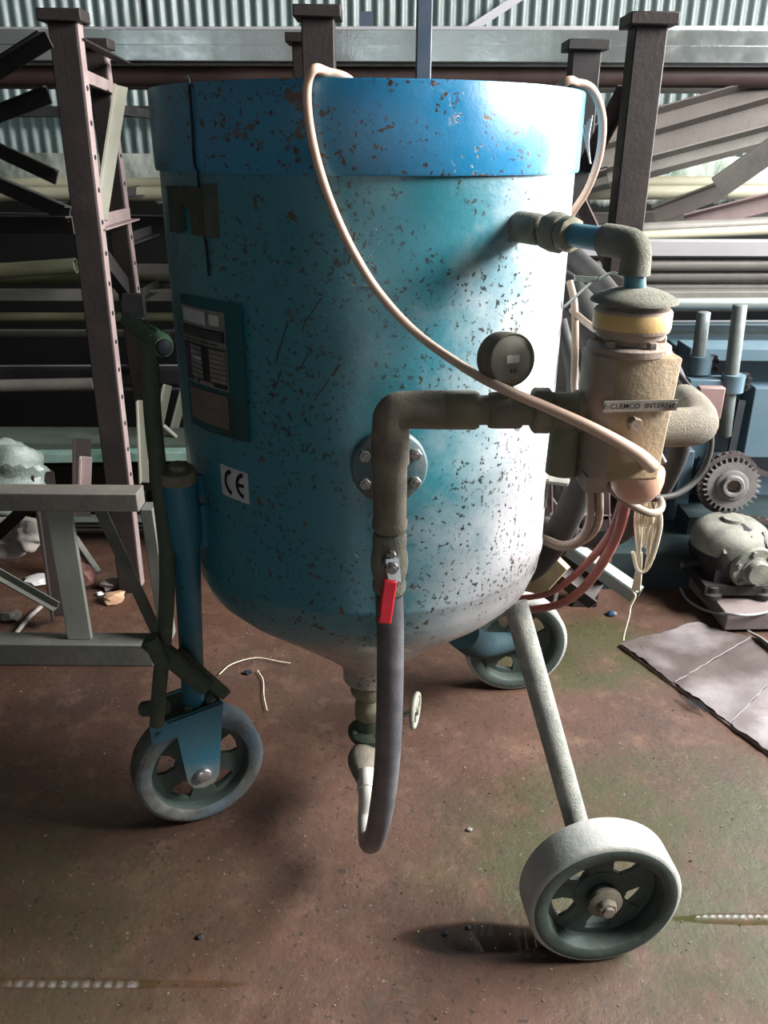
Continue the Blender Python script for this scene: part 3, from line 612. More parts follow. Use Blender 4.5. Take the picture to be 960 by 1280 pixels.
# ---- wheels and legs
def wheel(name, c, n, R=.125, W=.058, mats=('tyre', 'rim'), parent=pot, openings=True, spin=0, ring=None):
    """c = hub centre on the outer face plane, n = outward direction"""
    n = V(n).normalized(); s, u = frame(n); c = V(c)
    bm = BM(); b0 = c-n*W
    lathe(bm, b0, n, [(R*.76, 0), (R*.97, .001), (R, .006), (R, W-.006), (R*.97, W-.001), (R*.93, W), (R*.93, W-.004), (R*.76, W-.004)], 64, closed=True, mis=[0, 0, 0, 0, 0, 0, 0, 0]); w = obj(name, bm, mats[0], parent)
    bm = BM(); lathe(bm, b0, n, [(R*.93, W-.003), (R*.93, W+.001), (R*.9, W+.002), (R*.77, W+.001), (R*.75, W-.002), (R*.72, W-.022), (R*.72, .02), (R*.75, .002), (R*.77, -.001), (R*.9, -.001), (R*.93, 0)], 64, closed=True, mis=[0, 0, 0, 0, 1, 1, 1, 0, 0, 0, 0]); obj('rim', bm, [ring or mats[1], mats[1]], w)
    bm = BM(); wp = c-n*(W*.5)
    lathe(bm, wp-n*.004, n, [(.02, 0), (.044, 0), (.046, .002), (.044, .010), (.02, .014)], 40, closed=True)
    lathe(bm, wp-n*.004, n, [(.079, 0), (R*.73, 0), (R*.73, .009), (.080, .008)], 60, closed=True)
    for k in range(5):
        a = 2*PI*k/5+spin; dd = s*math.cos(a)+u*math.sin(a); ee = u*math.cos(a)-s*math.sin(a)
        slab(bm, [wp-n*.003+dd*.030-ee*.02, wp-n*.003+dd*.060-ee*.0195, wp-n*.003+dd*.086-ee*.032, wp-n*.003+dd*.090, wp-n*.003+dd*.086+ee*.032, wp-n*.003+dd*.060+ee*.0195, wp-n*.003+dd*.030+ee*.02], n*.008)
    obj('web', bm, mats[1], w)
    bm = BM(); lathe(bm, c-n*W*.9, n, [(.012, 0), (.024, .001), (.024, W*.8), (.022, W*.84), (.012, W*.85)], 24); obj('hub', bm, mats[1], w)
    return w
fw = V((.355, .957, .1255)); fn = V((.11, -1, 0))
w1 = wheel('wheel', fw, fn, spin=.25, W=.066)
bm = BM(); lathe(bm, fw-fn.normalized()*.008, fn, [(.02, 0), (.021, .002), (.021, .005), (.011, .005)], 24); lathe(bm, fw-fn.normalized()*.014, fn, [(.026, 0), (.028, .002), (.028, .010), (.024, .012)], 28); nut(bm, fw-fn.normalized()*.003, fn, .0165, .012, .4); cyl(bm, fw, fw+fn.normalized()*.014, .009, 14); obj('axle_nut', bm, 'pipe', w1)
rw = V((.322, 1.705, .1255)); w2 = wheel('wheel', rw, fn, spin=.6)
bm = BM(); lathe(bm, rw-fn.normalized()*.01, fn, [(.02, 0), (.021, .002), (.021, .006), (.011, .007)], 24); obj('axle_cap', bm, 'steel', w2)
# front leg : from tank underside to the inner side of front wheel
Lt = at(650, 775, 1.20); Lb = V((.372-.03, fw.y+.075, .135))
bm = BM(); Ltop = Lt+(Lt-Lb).normalized()*.03; tube(bm, [Ltop, Lb], [.0205, .0195], 20); cyl(bm, V((fw.x, fw.y+.01, .1255)), V((fw.x+.0, fw.y+.10, .1255)), .012, 14)
bar(bm, Lb+V((0, .0, .0)), V((fw.x, fw.y+.08, .12)), .04, .02); obj('leg', bm, 'leg', pot)
bm = BM(); tube(bm, [at(578, 790, 1.42), at(600, 806, 1.52), V((rw.x, rw.y+.02, .13))], [.034, .030, .022], 20, smooth=3); cyl(bm, V((rw.x, rw.y-.03, .1255)), V((rw.x, rw.y+.05, .1255)), .012, 14)
obj('leg', bm, mat('shaded_teal_paint', (.010, .028, .034), (.018, .035, .04), 12, .7, spec=.1), pot, label='rear leg in shade-darkened teal')  # teal darkened to put the pot's shade into the leg colour
# caster
cn = V((.44, -.9, 0)).normalized(); cw = fl(252, 962, .1265)
w3 = wheel('wheel', cw, cn, R=.125, W=.052, mats=('rimgrey', 'rim'), spin=.9, ring='rimgrey')
cs, cu_ = frame(cn); cside = V((0, 0, 1)).cross(cn).normalized()        # horizontal, along image left/right
if cside.x < 0: cside = -cside
zax = .1265
bm = BM(); topz = .262
for sgn, off in ((1, .012), (-1, -.064)):
    q0 = cw+cn*off
    outl = [(-.030, -.012), (-.020, -.028), (0, -.034), (.021, -.028), (.031, -.012), (.050, .150), (-.02, .142), (-.086, .136), (-.086, .098), (-.040, .100)] if sgn > 0 else [(-.030, -.012), (-.020, -.028), (0, -.034), (.021, -.028), (.031, -.012), (.050, .150), (-.046, .140)]
    vs = [bm.verts.new(q0+cside*a+V((0, 0, b))) for a, b in outl]
    b2 = [bm.verts.new(q0-cn*.005+cside*a+V((0, 0, b))) for a, b in outl]
    n_ = len(vs); f1 = bm.faces.new(vs); f2 = bm.faces.new(b2[::-1])
    for i in range(n_): bm.faces.new((vs[i], b2[i], b2[(i+1) % n_], vs[(i+1) % n_]))
    f1.normal_update(); f2.normal_update(); bmesh.ops.triangulate(bm, faces=[f1, f2], ngon_method='EAR_CLIP')
fk = obj('caster_fork', bm, 'fork', pot)
bm = BM(); tp = cw-cn*.026+V((0, 0, .137)); vs_ = []
for a, b, z in ((-.055, .042, 0), (.048, .042, .012), (.048, -.05, .012), (-.055, -.05, 0)): vs_.append(bm.verts.new(tp+cside*a+cn*b+V((0, 0, z))))
bm.faces.new(vs_); solid(bm, .008); obj('fork_crown', bm, 'green', fk)
for a, b in ((-.01, .02), (.03, .02), (.03, -.03)): bm = BM(); nut(bm, tp+cside*a+cn*b+V((0, 0, .004)), (0, 0, 1), .010, .010); obj('bolt', bm, 'green', fk)
bm = BM(); cyl(bm, cw+cn*.008, cw+cn*.022, .0145, 20, bev=.002); obj('axle_bolt', bm, 'bright', fk, label='worn pale round bolt head')
bm = BM(); nut(bm, cw+cn*.012-cside*.072+V((0, 0, .117)), cn, .006, .006); obj('bolt', bm, 'fork', fk)
# caster post
cp0 = tp+cside*.002+cn*.005; CPY = cp0.y
a1 = at(238, 680, 1.17); a2 = at(243, 596, 1.17)
bm = BM(); axx = V((-.285, 1.175, 0)); 
pb = cp0+V((0, 0, .01)); pm = at(233, 683, 1.15); ptp = at(223, 597, 1.135)
tube(bm, [pb, pb.lerp(pm, .5), pm], .0205, 24); obj('caster_post', bm, 'teal', pot)
bm = BM(); d_ = (ptp-pm).normalized(); Ls = (ptp-pm).length
lathe(bm, pm-d_*.004, d_, [(.0205, 0), (.0225, .006), (.0262, .02), (.0262, Ls), (.024, Ls+.003)], 28); sl = obj('post_sleeve', bm, 'teal', pot)
bm = BM(); lathe(bm, ptp, d_, [(.0268, -.004), (.0272, .006), (.025, .013), (.012, .015), (.012, .022), (.008, .024)], 28); nut(bm, ptp+d_*.014+V((.004, -.004, 0)), d_, .011, .009); obj('sleeve_cap', bm, 'olive', sl)
bm = BM(); bar(bm, pm+d_*.03+V((.015, .01, 0)), tk(-146, pm.z+.03, .298), .012, .07, (0, 0, 1)); bar(bm, ptp-d_*.02+V((.015, .01, 0)), tk(-146, ptp.z-.02, .298), .012, .03, (0, 0, 1)); obj('sleeve_bracket', bm, 'teal', sl)
# tow handle
hy = 1.13
gp = [at(186, 425, hy), at(191, 520, hy), at(199, 600, hy), at(209, 700, hy+.01), at(206, 790, hy+.02), at(200, 850, hy+.03), at(196, 905, hy+.03)]
bm = BM(); tube(bm, gp, .0125, 14, smooth=6); hb = obj('tow_handle', bm, 'green', pot)
bm = BM(); g0, g1 = at(160, 399, 1.20), at(205, 434, 1.03); gdv = (g1-g0).normalized(); gl = (g1-g0).length
lathe(bm, g0, gdv, [(.009, 0), (.011, .003), (.011, gl*.28), (.013, gl*.3), (.013, gl*.45), (.0155, gl*.47), (.0155, gl*.92), (.014, gl*.96), (.012, gl), (.004, gl)], 22); 
for k in range(8): a = 2*PI*k/8; s1, u1_ = frame(gdv); q_ = s1*math.cos(a)+u1_*math.sin(a); bar(bm, g0+gdv*gl*.5+q_*.0155, g0+gdv*gl*.9+q_*.0155, .003, .0025, q_)
gp_ = obj('grip', bm, 'grip', hb, label='green rubber grip')
bm = BM(); cyl(bm, g1-gdv*.002, g1+gdv*.004, .0105, 16, bev=.002); obj('end_plug', bm, 'black', gp_)
bm = BM(); cyl(bm, at(186, 800, hy+.01), at(258, 858, hy+.03), .0165, 16); cyl(bm, at(188, 798, hy-.01), at(204, 832, hy-.01), .0125, 14); cyl(bm, at(180, 886, 1.22), at(206, 884, 1.2), .014, 14)
bar(bm, at(222, 815, hy+.07), at(282, 868, 1.24), .012, .02); obj('brake_link', bm, 'green', hb)

# ================================================================== HOSES ON THE POT
a0 = onTank
def hp(px, py, r=.317): u, z = onTank(px, py, r); return tk(u, z, r)
pts = [V((-.02, 1.16, 1.22)), V((-.035, 1.06, 1.285)), at(408, 90, 1.035), at(392, 87, 1.018), hp(384, 108), hp(386, 150), hp(396, 200), hp(414, 255, .315), hp(440, 312, .315), hp(474, 366, .318), hp(520, 416, .325)]
pts += [at(575, 456, .965), at(625, 484, .905), at(690, 512, .885), at(750, 540, .872), at(795, 566, .875), at(815, 583, .89)]
bm = BM(); tube(bm, pts, [.0052]*11+[.0055, .0058, .006, .0068, .0078, .0085], 12, smooth=8)
tag(obj('air_hose', bm, 'beige'), 'long beige air hose hanging over the front pot rim and crossing its pipework', 'hose')
pts = [V((.18, 1.34, 1.23)), at(700, 108, 1.26), at(722, 104, 1.27), at(742, 114, 1.28), at(753, 150, 1.30), at(749, 195, 1.33), at(735, 235, 1.37), at(718, 262, 1.42), at(700, 290, 1.46)]
bm = BM(); tube(bm, pts, .0058, 12, smooth=8)
tag(obj('air_hose', bm, 'beige'), 'short orange-beige hose loop curling over the right edge of the pot rim', 'hose')
u, z = onTank(245, 150, .3075)
bm = BM(); tube(bm, [tk(-138.5, 1.30, .29)]+[hp(x, y, .3078) for x, y in ((236, 100), (240, 150), (243, 205), (247, 212))]+[hp(x, y, .302) for x, y in ((248, 225), (253, 280), (258, 310), (261, 345))], .0016, 6, smooth=2)
tag(obj('cord', bm, 'black'), 'thin black cord hanging down the left front of the blue pot from its rim', 'cord')
def hose(name, pts, r, mt, label, cat='hose', group=None, sm=7):
    bm = BM(); tube(bm, pts, r, 14, smooth=sm); return tag(obj(name, bm, mt), label, cat, group)
hose('blast_hose', [at(700, 300, 1.55), at(718, 322, 1.45), at(748, 352, 1.36), at(782, 395, 1.28), at(822, 440, 1.22), at(846, 490, 1.2), at(850, 545, 1.2), at(836, 590, 1.24), at(805, 640, 1.34), at(765, 672, 1.45), at(715, 670, 1.55), at(680, 655, 1.6)], .018, 'darkhose', 'thick dark grey hose arching behind the ochre valve with its mushroom cap')
hose('blast_hose', [at(690, 350, 1.5), at(722, 372, 1.42), at(745, 430, 1.36), at(752, 500, 1.34), at(735, 570, 1.34), at(712, 640, 1.38), at(675, 700, 1.42), at(640, 720, 1.5)], .026, 'darkhose', 'thickest dark hose dropping steeply behind the union on the cross pipe')
hose('blast_hose', [at(700, 400, 1.48), at(716, 470, 1.46), at(712, 540, 1.46), at(703, 610, 1.46), at(716, 660, 1.46), at(700, 690, 1.5)], .012, 'darkhose', 'thinner dark hose hanging closest to the right flank of the pot')
for i, (dx, lab) in enumerate(((0, 'left one of two parallel tan hoses dropping below the ochre valve'), (11, 'right one of two parallel tan hoses dropping below the ochre valve'))):
    hose('control_hose', [at(735+dx, 590, 1.03), at(738+dx, 620, 1.05), at(736+dx, 655, 1.1), at(722+dx*.8, 675, 1.2), at(700+dx*.3, 680+i*5, 1.3), at(672, 668+i*6, 1.4)], .0058, 'tan', lab)
hose('control_hose', [at(712, 352, 1.3), at(718, 380, 1.28), at(719, 430, 1.26), at(718, 480, 1.25), at(722, 520, 1.2)], .0055, 'tan', 'tan hose running straight up beside the pot between gauge and ochre valve')
hose('control_hose', [at(715, 388, 1.3), at(735, 405, 1.22), at(760, 422, 1.15), at(790, 432, 1.1)], .005, 'tan', 'short tan hose slanting down towards the neck of the ochre valve')
hose('control_hose', [at(750, 598, .97), at(765, 612, .97), at(785, 628, .97), at(808, 640, .98), at(822, 640, 1.0), at(827, 630, 1.02), at(818, 618, 1.05), at(800, 612, 1.08)], .0052, 'tan', 'beige hose loop curling just beneath the peach filter bowl')
hose('control_hose', [at(818, 623, 1.03), at(845, 618, 1.05), at(870, 600, 1.07), at(886, 570, 1.08), at(888, 540, 1.09), at(876, 505, 1.1), at(850, 470, 1.13), at(822, 440, 1.16), at(800, 425, 1.18)], .0042, 'darkhose', 'thin grey hose making a big loop to the right of the elbow pipe')
# red twin line
hose('welding_hose', [at(783, 624, 1.0), at(772, 665, 1.05), at(752, 705, 1.15), at(728, 736, 1.28), at(700, 755, 1.42), at(665, 762, 1.55)], .0078, 'redhose', 'right one of two red-brown hoses slanting down behind the pot')
hose('welding_hose', [at(779, 624, 1.01), at(764, 665, 1.06), at(742, 695, 1.16), at(715, 722, 1.3), at(685, 742, 1.45), at(650, 748, 1.58)], .0062, 'redhose', 'left one of two red-brown hoses slanting down behind the pot')
# strap knot
bm = BM(); bar(bm, at(704, 385, 1.25), at(745, 348, 1.22), .001, .012, (0, -1, 0)); bar(bm, at(718, 348, 1.22), at(748, 350, 1.22), .003, .008); tube(bm, [at(748, 350, 1.22), at(765, 341, 1.2), at(781, 348, 1.19)], .0022, 6, smooth=4)
tag(obj('strap', bm, 'plastic'), 'white plastic strap tied round the thick hoses beside the pot', 'strap')
# twine hanging
bm = BM(); random.seed(3)
for k in range(26):
    x0 = 795+random.uniform(0, 26); L0 = random.uniform(660, 715); pts = [at(x0, 628, 1.03+random.uniform(0, .04)), at(x0+random.uniform(-4, 4), 655, 1.05), at(797+(x0-797)*.6+random.uniform(-3, 3), L0, 1.05)]
    tube(bm, pts, .0013, 5, smooth=4)
tube(bm, [at(822, 630, 1.05), at(826, 655, 1.05), at(818, 690, 1.05), at(808, 712, 1.05), at(797, 712, 1.05), at(791, 690, 1.05)], .003, 6, smooth=5)
for k in range(9): tube(bm, [at(797+k*.6, 690, 1.05), at(795+k*.8, 715, 1.05), at(790+k*1.2, 738, 1.06)], .0014, 5, smooth=3)
tube(bm, [at(790, 738, 1.06), at(794, 745, 1.06), at(788, 758, 1.06), at(786, 770, 1.06), at(780, 792, 1.06), at(779, 800, 1.06)], .0017, 5, smooth=5)
tag(obj('twine_bundle', bm, 'twine'), 'bundle of yellowish twine hanging below the peach filter bowl', 'twine')
bm = BM(); 
for s in range(5): tube(bm, [at(728+s*3, 160-s*4, 1.5), at(738-s, 205-s*6, 1.5)], .0016, 5)
tag(obj('wire_coil', bm, 'steel'), 'small coil of grey wire between the hose loop and the pot rim at right', 'wire')

# ================================================================== LEFT FRAME (near, on the floor)
fy = 1.80
fr = thing('steel_trestle', fl(60, 833), 'low grey tube trestle with a broad pale upright on the floor at left', 'frame')
fL, fR = at(-140, 840, fy).x, at(192, 830, fy).x
zlo, zhi = at(100, 806, fy).z, at(100, 617, fy).z; zlo2 = at(100, 640, fy).z
bm = BM(); bar(bm, (fL, fy+.03, zlo/2+.0), (fR, fy+.03, zlo/2), .06, zlo, (0, 0, 1)); obj('lower_rail', bm, 'framegrey', fr, bev=.003)
bm = BM(); bar(bm, (fL, fy+.03, (zhi+zlo2)/2), (fR+.01, fy+.03, (zhi+zlo2)/2), .06, zhi-zlo2, (0, 0, 1)); obj('upper_rail', bm, 'framedark', fr, bev=.003)
bm = BM(); xa, xb = at(65, 720, fy).x, at(97, 720, fy).x; bar(bm, ((xa+xb)/2, fy+.03, zlo), ((xa+xb)/2, fy+.03, zlo2), (xb-xa)*1.0, .014, (0, 1, 0)); obj('upright', bm, 'cream', fr, bev=.003)
M['cream2'] = mat('pale_green_grey_paint', (.30, .32, .28), (.25, .27, .235), 6, .6, 0, .2, c3=(.23, .25, .21)); C.objects[-1].data.materials[0] = M['cream2']
bm = BM(); xe = at(190, 720, fy).x; bar(bm, (xe+.01, fy+.04, zlo), (xe-.0, fy+.04, zlo2), .03, .05, (0, 1, 0)); obj('upright', bm, 'framegrey', fr, bev=.002)
bm = BM(); profile(bm, at(118, 640, fy+.05), at(190, 795, fy+.05), Lp(.03, .03, .004), (0, 1, 0)); obj('brace', bm, 'framegrey', fr)
bm = BM(); profile(bm, at(-30, 702, fy+.15), at(72, 760, fy+.10), Lp(.022, .022, .004)); obj('brace', bm, 'framegrey', fr)
bm = BM(); profile(bm, at(-20, 695, fy+.10), at(38, 640, fy+.05), Lp(.03, .03, .004), (0, 1, 0)); obj('brace', bm, 'darksteel', fr)

# ================================================================== RACKS
def post(bm, px0, py0, px1, py1, Y, w, d, cap=.02, bottom=0.0):
    t = at(px0, py0, Y); b = at(px1, py1, Y); x = t.x
    return t
def rack_post(root, x, Y, ztop, w=.1, d=.06, mt='rust', face='rustlight', holes=True, lean=0, cap=True):
    bm = BM(); bar(bm, (x, Y, 0), (x+lean, Y, ztop), w, d, (0, 1, 0)); 
    o = obj('post', bm, mt, root, bev=.003)
    if cap: bm = BM(); box(bm, (x+lean, Y, ztop+.012), (w+.035, d+.035, .026)); obj('cap_plate', bm, mt, o, bev=.003)
    if holes:
        bm = BM()
        bar(bm, (x+w/2+.0015, Y, .02), (x+w/2+.0015+lean, Y, ztop), .003, d*.96, (0, 1, 0)); z = .3  # right-hand face kept pale pink: its lit side is painted in
        while z < ztop-.1:
            cyl(bm, (x+w/2+.002+lean*z/ztop, Y, z), (x+w/2+.0045+lean*z/ztop, Y, z), .006, 10, 1); z += .075
        obj('perforated_face', bm, [face, 'black'], o)
    return o
Yn, Yf = 2.2, 2.62
tn = at(78, 28, Yn); xn = tn.x; tf = at(128, 62, Yf); xf = tf.x
rk = thing('storage_rack', (xn, Yn, 0), 'dark rusty steel storage rack with pierced posts and cross braces at the left', 'rack')
rack_post(rk, -.758, Yn, tn.z, .066, .036, lean=xn+.758+.004)
rack_post(rk, xf+.012, Yf, tf.z, .055, .036, lean=-.03)
for (a, b, w, h, mt) in ((at(90, 50, Yn), at(150, 80, Yf), .03, .012, 'rust'), (at(94, 100, Yn), at(140, 118, Yf), .012, .032, 'rustlight'), (at(118, 288, Yn), at(162, 275, Yf), .03, .035, 'rustlight')):
    bm = BM(); profile(bm, a, b, Lp(w, h, .004)); obj('rung', bm, mt, rk)
bm = BM(); bar(bm, at(151, 108, Yf-.1), at(125, 274, Yn+.05), .036, .004, (.2, -1, 0)); bar(bm, at(144, 108, Yf-.11), at(119, 274, Yn+.04), .006, .022, (.2, -1, 0)); obj('brace', bm, 'cream', rk, label='cream painted angle brace')
bm = BM(); profile(bm, at(124, 330, Yn), at(158, 372, Yf), Up(.03, .05, .004)); obj('rung', bm, 'darksteel', rk)
bm = BM(); q = at(168, 382, Yf-.1); box(bm, q, (.06, .03, .07)); obj('bracket', bm, 'darksteel', rk)
for (x0, y0, x1, y1, Y, w, h, mt) in ((-60, 125, 62, 48, 2.15, .055, .05, 'darksteel'), (-60, 165, 62, 118, 2.35, .03, .055, 'darksteel'), (-60, 160, 72, 222, 2.3, .03, .05, 'darksteel'), (-60, 205, 88, 268, 2.1, .05, .05, 'darksteel'), (-60, 280, 92, 281, 2.1, .05, .055, 'darksteel')):
    bm = BM(); p0, p1 = at(x0, y0, Y+.12), at(x1, y1, Y); h *= .75; profile(bm, p0, p1, [(-h/2, 0), (h/2, 0), (h/2, .004), (-h/2+.004, .004), (-h/2+.004, w*.5), (-h/2, w*.5)], (0, -1, 0)); b_ = obj('brace', bm, mt, rk)
for (x0, y0, x1, y1, Y) in ((188, 560, 205, 480, 2.5), (212, 540, 233, 460, 2.6), (206, 530, 240, 560, 2.5), (176, 602, 172, 500, 2.35)):
    bm = BM(); profile(bm, at(x0, y0, Y), at(x1, y1, Y), Lp(.025, .02, .004), (0, -1, 0)); obj('brace', bm, 'cream', rk)
# centre + right posts : one thing each
def solo_post(px, py, Y, w, mt, label, lean=0, d=.07, cap=True, name='rack_post'):
    t = at(px, py, Y); th_ = thing(name, (t.x, Y, 0), label, 'post'); rack_post(th_, t.x-lean, Y, t.z, w, d, mt=mt, holes=False, lean=lean, cap=cap); return th_
P_mid = solo_post(398, 24, 2.3, .078, 'rust', 'grey-brown capped steel post rising just behind the middle of the pot rim')
solo_post(377, 55, 2.75, .05, 'rust', 'small dark capped post half hidden left of the middle post')
solo_post(532, -60, 2.5, .04, 'bluepole', 'slim dark blue pole behind the pot, running up past the top of the picture', cap=False)
solo_post(810, 34, 2.15, .072, 'rust', 'thick rust-brown capped post standing behind the mushroom-capped valve at right', lean=.0)
P_right = solo_post(731, 64, 2.6, .078, 'darksteel', 'dark capped steel post just right of the pot rim, behind the hose loop')
bm = BM(); profile(bm, at(792, 108, 2.3), at(735, 215, 2.62), Lp(.04, .03, .004), (0, -1, 0)); tag(obj('steel_angle', bm, 'rust'), 'rust-red flat bar slanting between the two capped posts at right', 'steel bar')
bm = BM(); profile(bm, at(730, 250, 2.5), at(775, 345, 2.3), Lp(.03, .03, .004), (0, -1, 0)); tag(obj('steel_angle', bm, 'rustlight'), 'pinkish angle bar slanting down behind the teal inlet pipe', 'steel bar')

# ---- long stock crossing the racks
def stock(name, yl, yr, Y, kind, size, mt, label, cat='pipe', x0=-190, x1=1150, group=None, dY=0):
    A, B = at(x0, yl, Y), at(x1, yr, Y+dY); bm = BM()
    if kind == 'pipe':
        d = (B-A).normalized(); s_, u_ = frame(d); L0 = (B-A).length
        lathe(bm, A, d, [(size*.85, .01), (size*.85, 0), (size, 0), (size, L0), (size*.85, L0), (size*.85, L0-.01)], 20)
    elif kind == 'box': bar(bm, A, B, size[0], size[1], (0, 0, 1))
    elif kind == 'U': profile(bm, A, B, Up(size[1], size[0], .004), (0, -1, 0))
    elif kind == 'L': profile(bm, A, B, Lp(size[0], size[1], .004), (0, 0, 1))
    return tag(obj(name, bm, mt, bev=.002 if kind == 'box' else 0), label, cat, group)
stock('galvanised_profile', 48, 50, 2.95, 'box', (.08, .044), 'galv', 'upper of two shiny galvanised box profiles laid across the racks', 'steel profile')
stock('galvanised_profile', 66, 70, 2.95, 'box', (.08, .047), 'galv', 'lower of two shiny galvanised box profiles laid across the racks', 'steel profile')
stock('grey_batten', 40, 38, 3.05, 'box', (.05, .022), 'palegrey', 'thin pale batten lying on top of the galvanised profiles', 'batten')
stock('flat_bar', 81, 84, 3.0, 'box', (.1, .008), 'palegrey', 'thin pale flat bar directly under the galvanised profiles', 'steel bar')
stock('brown_pipe', 93, 96, 3.0, 'pipe', .034, 'brownpipe', 'thick dark brown pipe crossing below the galvanised profiles', 'pipe')
stock('thin_pipe', 103, 112, 3.15, 'pipe', .017, 'greypipe', 'thin jointed grey pipe just under the thick brown pipe', 'pipe')
stock('purlin', 140, 138, 3.75, 'box', (.05, .04), 'darksteel', 'dark steel purlin along the corrugated sheets', 'beam')
stock('pale_pipe', 231, 228, 2.9, 'pipe', .020, 'grp', 'upper of two pale yellowish pipes at the level of the pot flange band', 'pipe')
stock('pale_pipe', 243, 240, 2.85, 'pipe', .021, 'grp', 'lower of two pale yellowish pipes at the level of the pot flange band', 'pipe')
# left lower stock
for (yl, yr, Y, k, s, mt, lab, x0, x1) in (
    (275, 285, 3.0, 'box', (.06, .06), 'darksteel', 'dark box section deep in the shadow left of the pot', -150, 420),
    (352, 332, 2.55, 'pipe', .022, 'olivepipe', 'olive yellow pipe end crossing behind the left rack post', -190, 95),
    (334, 338, 2.9, 'box', (.05, .03), 'trough', 'dull brown section above the olive pipes at left', -150, 420),
    (350, 346, 3.0, 'pipe', .02, 'olivepipe', 'olive pipe seen between rack and pot, uppermost of that group', -150, 420),
    (368, 369, 2.9, 'box', (.05, .035), 'greypipe', 'grey section between rack and pot under the olive pipe', -150, 420),
    (396, 397, 2.9, 'pipe', .016, 'olivepipe', 'slim olive pipe crossing behind the green handle grip', -150, 420),
    (416, 417, 3.0, 'pipe', .014, 'greypipe', 'slim grey pipe just below the green handle grip', -150, 420),
    (459, 457, 2.8, 'box', (.03, .006), 'palegrey', 'narrow flat bar glinting in the dark left of the handle', -150, 420),
    (470, 468, 2.75, 'box', (.05, .05), 'darksteel', 'dark box section under the glinting flat bar at left', -150, 420),
    (486, 480, 2.6, 'pipe', .02, 'framedark', 'dull pipe sagging across the dark gap in the left rack', -190, 118),
    (487, 485, 2.85, 'box', (.02, .006), 'palegrey', 'short bright strip behind the tow handle', 100, 420)):
    stock({'pipe': 'steel_pipe', 'box': 'steel_section'}[k], yl, yr, Y, k, s, mt, lab, 'pipe' if k == 'pipe' else 'steel profile', x0, x1)
# right stock pile
for (yl, yr, Y, k, s, mt, lab, x0, x1) in (
    (275, 262, 3.0, 'box', (.1, .03), 'trough', 'dark brown section under the pale pipes at right', 650, 1150),
    (292, 270, 2.7, 'pipe', .02, 'greypipe', 'round greyish pipe lying at a slight slope above the pale grey box', 700, 1150),
    (298, 278, 2.65, 'pipe', .014, 'grp', 'slender cream pipe sloping above the pale grey box section', 740, 1150),
    (309, 310, 2.6, 'box', (.07, .043), 'palegrey', 'pale grey box section, top of the straight pile at right', 640, 1150),
    (331, 330, 2.6, 'pipe', .019, 'greypipe', 'bright round pipe directly under the pale grey box section', 640, 1150),
    (345, 344, 2.62, 'pipe', .018, 'greypipe', 'second round pipe under the pale grey box section', 640, 1150),
    (358, 359, 2.64, 'pipe', .016, 'greypipe', 'third round pipe under the pale grey box section', 640, 1150),
    (368, 366, 2.6, 'box', (.06, .02), 'greypipe', 'flat grey section between the round pipes at right', 640, 1150),
    (379, 378, 2.58, 'pipe', .019, 'galv2', 'lowest bright pipe of the straight pile above the blue machine', 640, 1150),
    (403, 402, 2.9, 'box', (.03, .006), 'palegrey', 'thin bright flat bar crossing behind the two grey-blue rods', 640, 1150),
    (392, 390, 2.8, 'box', (.1, .03), 'darksteel', 'dark flat section in the shadow behind the grey-blue rods', 640, 1150),
    (424, 428, 2.85, 'pipe', .030, 'greypipe', 'thick dim pipe lying behind the blue machine', 640, 1150)):
    stock({'pipe': 'steel_pipe', 'box': 'steel_section'}[k], yl, yr, Y, k, s, mt, lab, 'pipe' if k == 'pipe' else 'steel profile', x0, x1)
# diagonal troughs at right
def diag(name, a, b, w, h, mt, label, up=(0, -.9, .5), kind='U'):
    bm = BM(); profile(bm, at(*a), at(*b), Up(w, h, .005) if kind == 'U' else Lp(w, h, .005), up); return tag(obj(name, bm, mt), label, 'steel trough')
diag('steel_trough', (680, 205, 3.02), (1080, 95, 2.98), .125, .05, 'trough', 'uppermost long brown-grey trough slanting up to the right behind the thick post')
diag('steel_trough', (690, 222, 2.86), (1080, 112, 2.8), .085, .045, 'trough', 'middle slanting trough with a paler upper edge behind the thick post')
diag('steel_trough', (760, 225, 2.72), (1080, 142, 2.66), .05, .04, 'greypipe', 'lower slanting trough ending in a square cut above the pale pipes')
diag('steel_trough', (700, 240, 2.85), (835, 205, 2.8), .06, .04, 'greypipe', 'short pale trough tucked between post and slanting troughs')
diag('steel_angle', (890, 225, 2.5), (1010, 140, 2.45), .06, .03, 'greypipe', 'bolted grey angle at the far right rising steeply', kind='L')
diag('steel_angle', (855, 272, 2.8), (1000, 235, 2.7), .05, .03, 'rustlight', 'pinkish angle low at the right under the pale pipes', kind='L')
diag('steel_angle', (815, 262, 2.85), (905, 228, 2.8), .05, .03, 'trough', 'short dark angle under the pale pipes at right', kind='L')
# thin pale bar on the corrugated wall
bm = BM(); profile(bm, at(570, 42, 3.77), at(650, -10, 3.77), Lp(.03, .01, .004), (0, -1, 0)); tag(obj('flat_bar', bm, 'palegrey'), 'pale flat bar leaning diagonally on the corrugated wall at the top', 'steel bar')
bm = BM(); bar(bm, at(458, 36, 3.05), at(458, 15, 3.05), .04, .03, (0, 1, 0)); tag(obj('steel_bracket', bm, 'bluepole'), 'tiny dark block standing on the batten left of the blue pole', 'bracket')
# arms reaching back from the posts carry the stock
for root_, px, Y in ((P_right, 731, 2.64), (P_mid, 398, 2.34), (rk, 128, 2.66)):
    x = at(px, 60, Y).x
    for i, z in enumerate((.62, .82, 1.0, 1.13, 1.36)):
        bm = BM(); profile(bm, (x+.0, Y-.03, z-.05), (x+.0, 3.3, z-.05), Lp(.03, .03, .004)); obj('arm', bm, 'darksteel', root_)

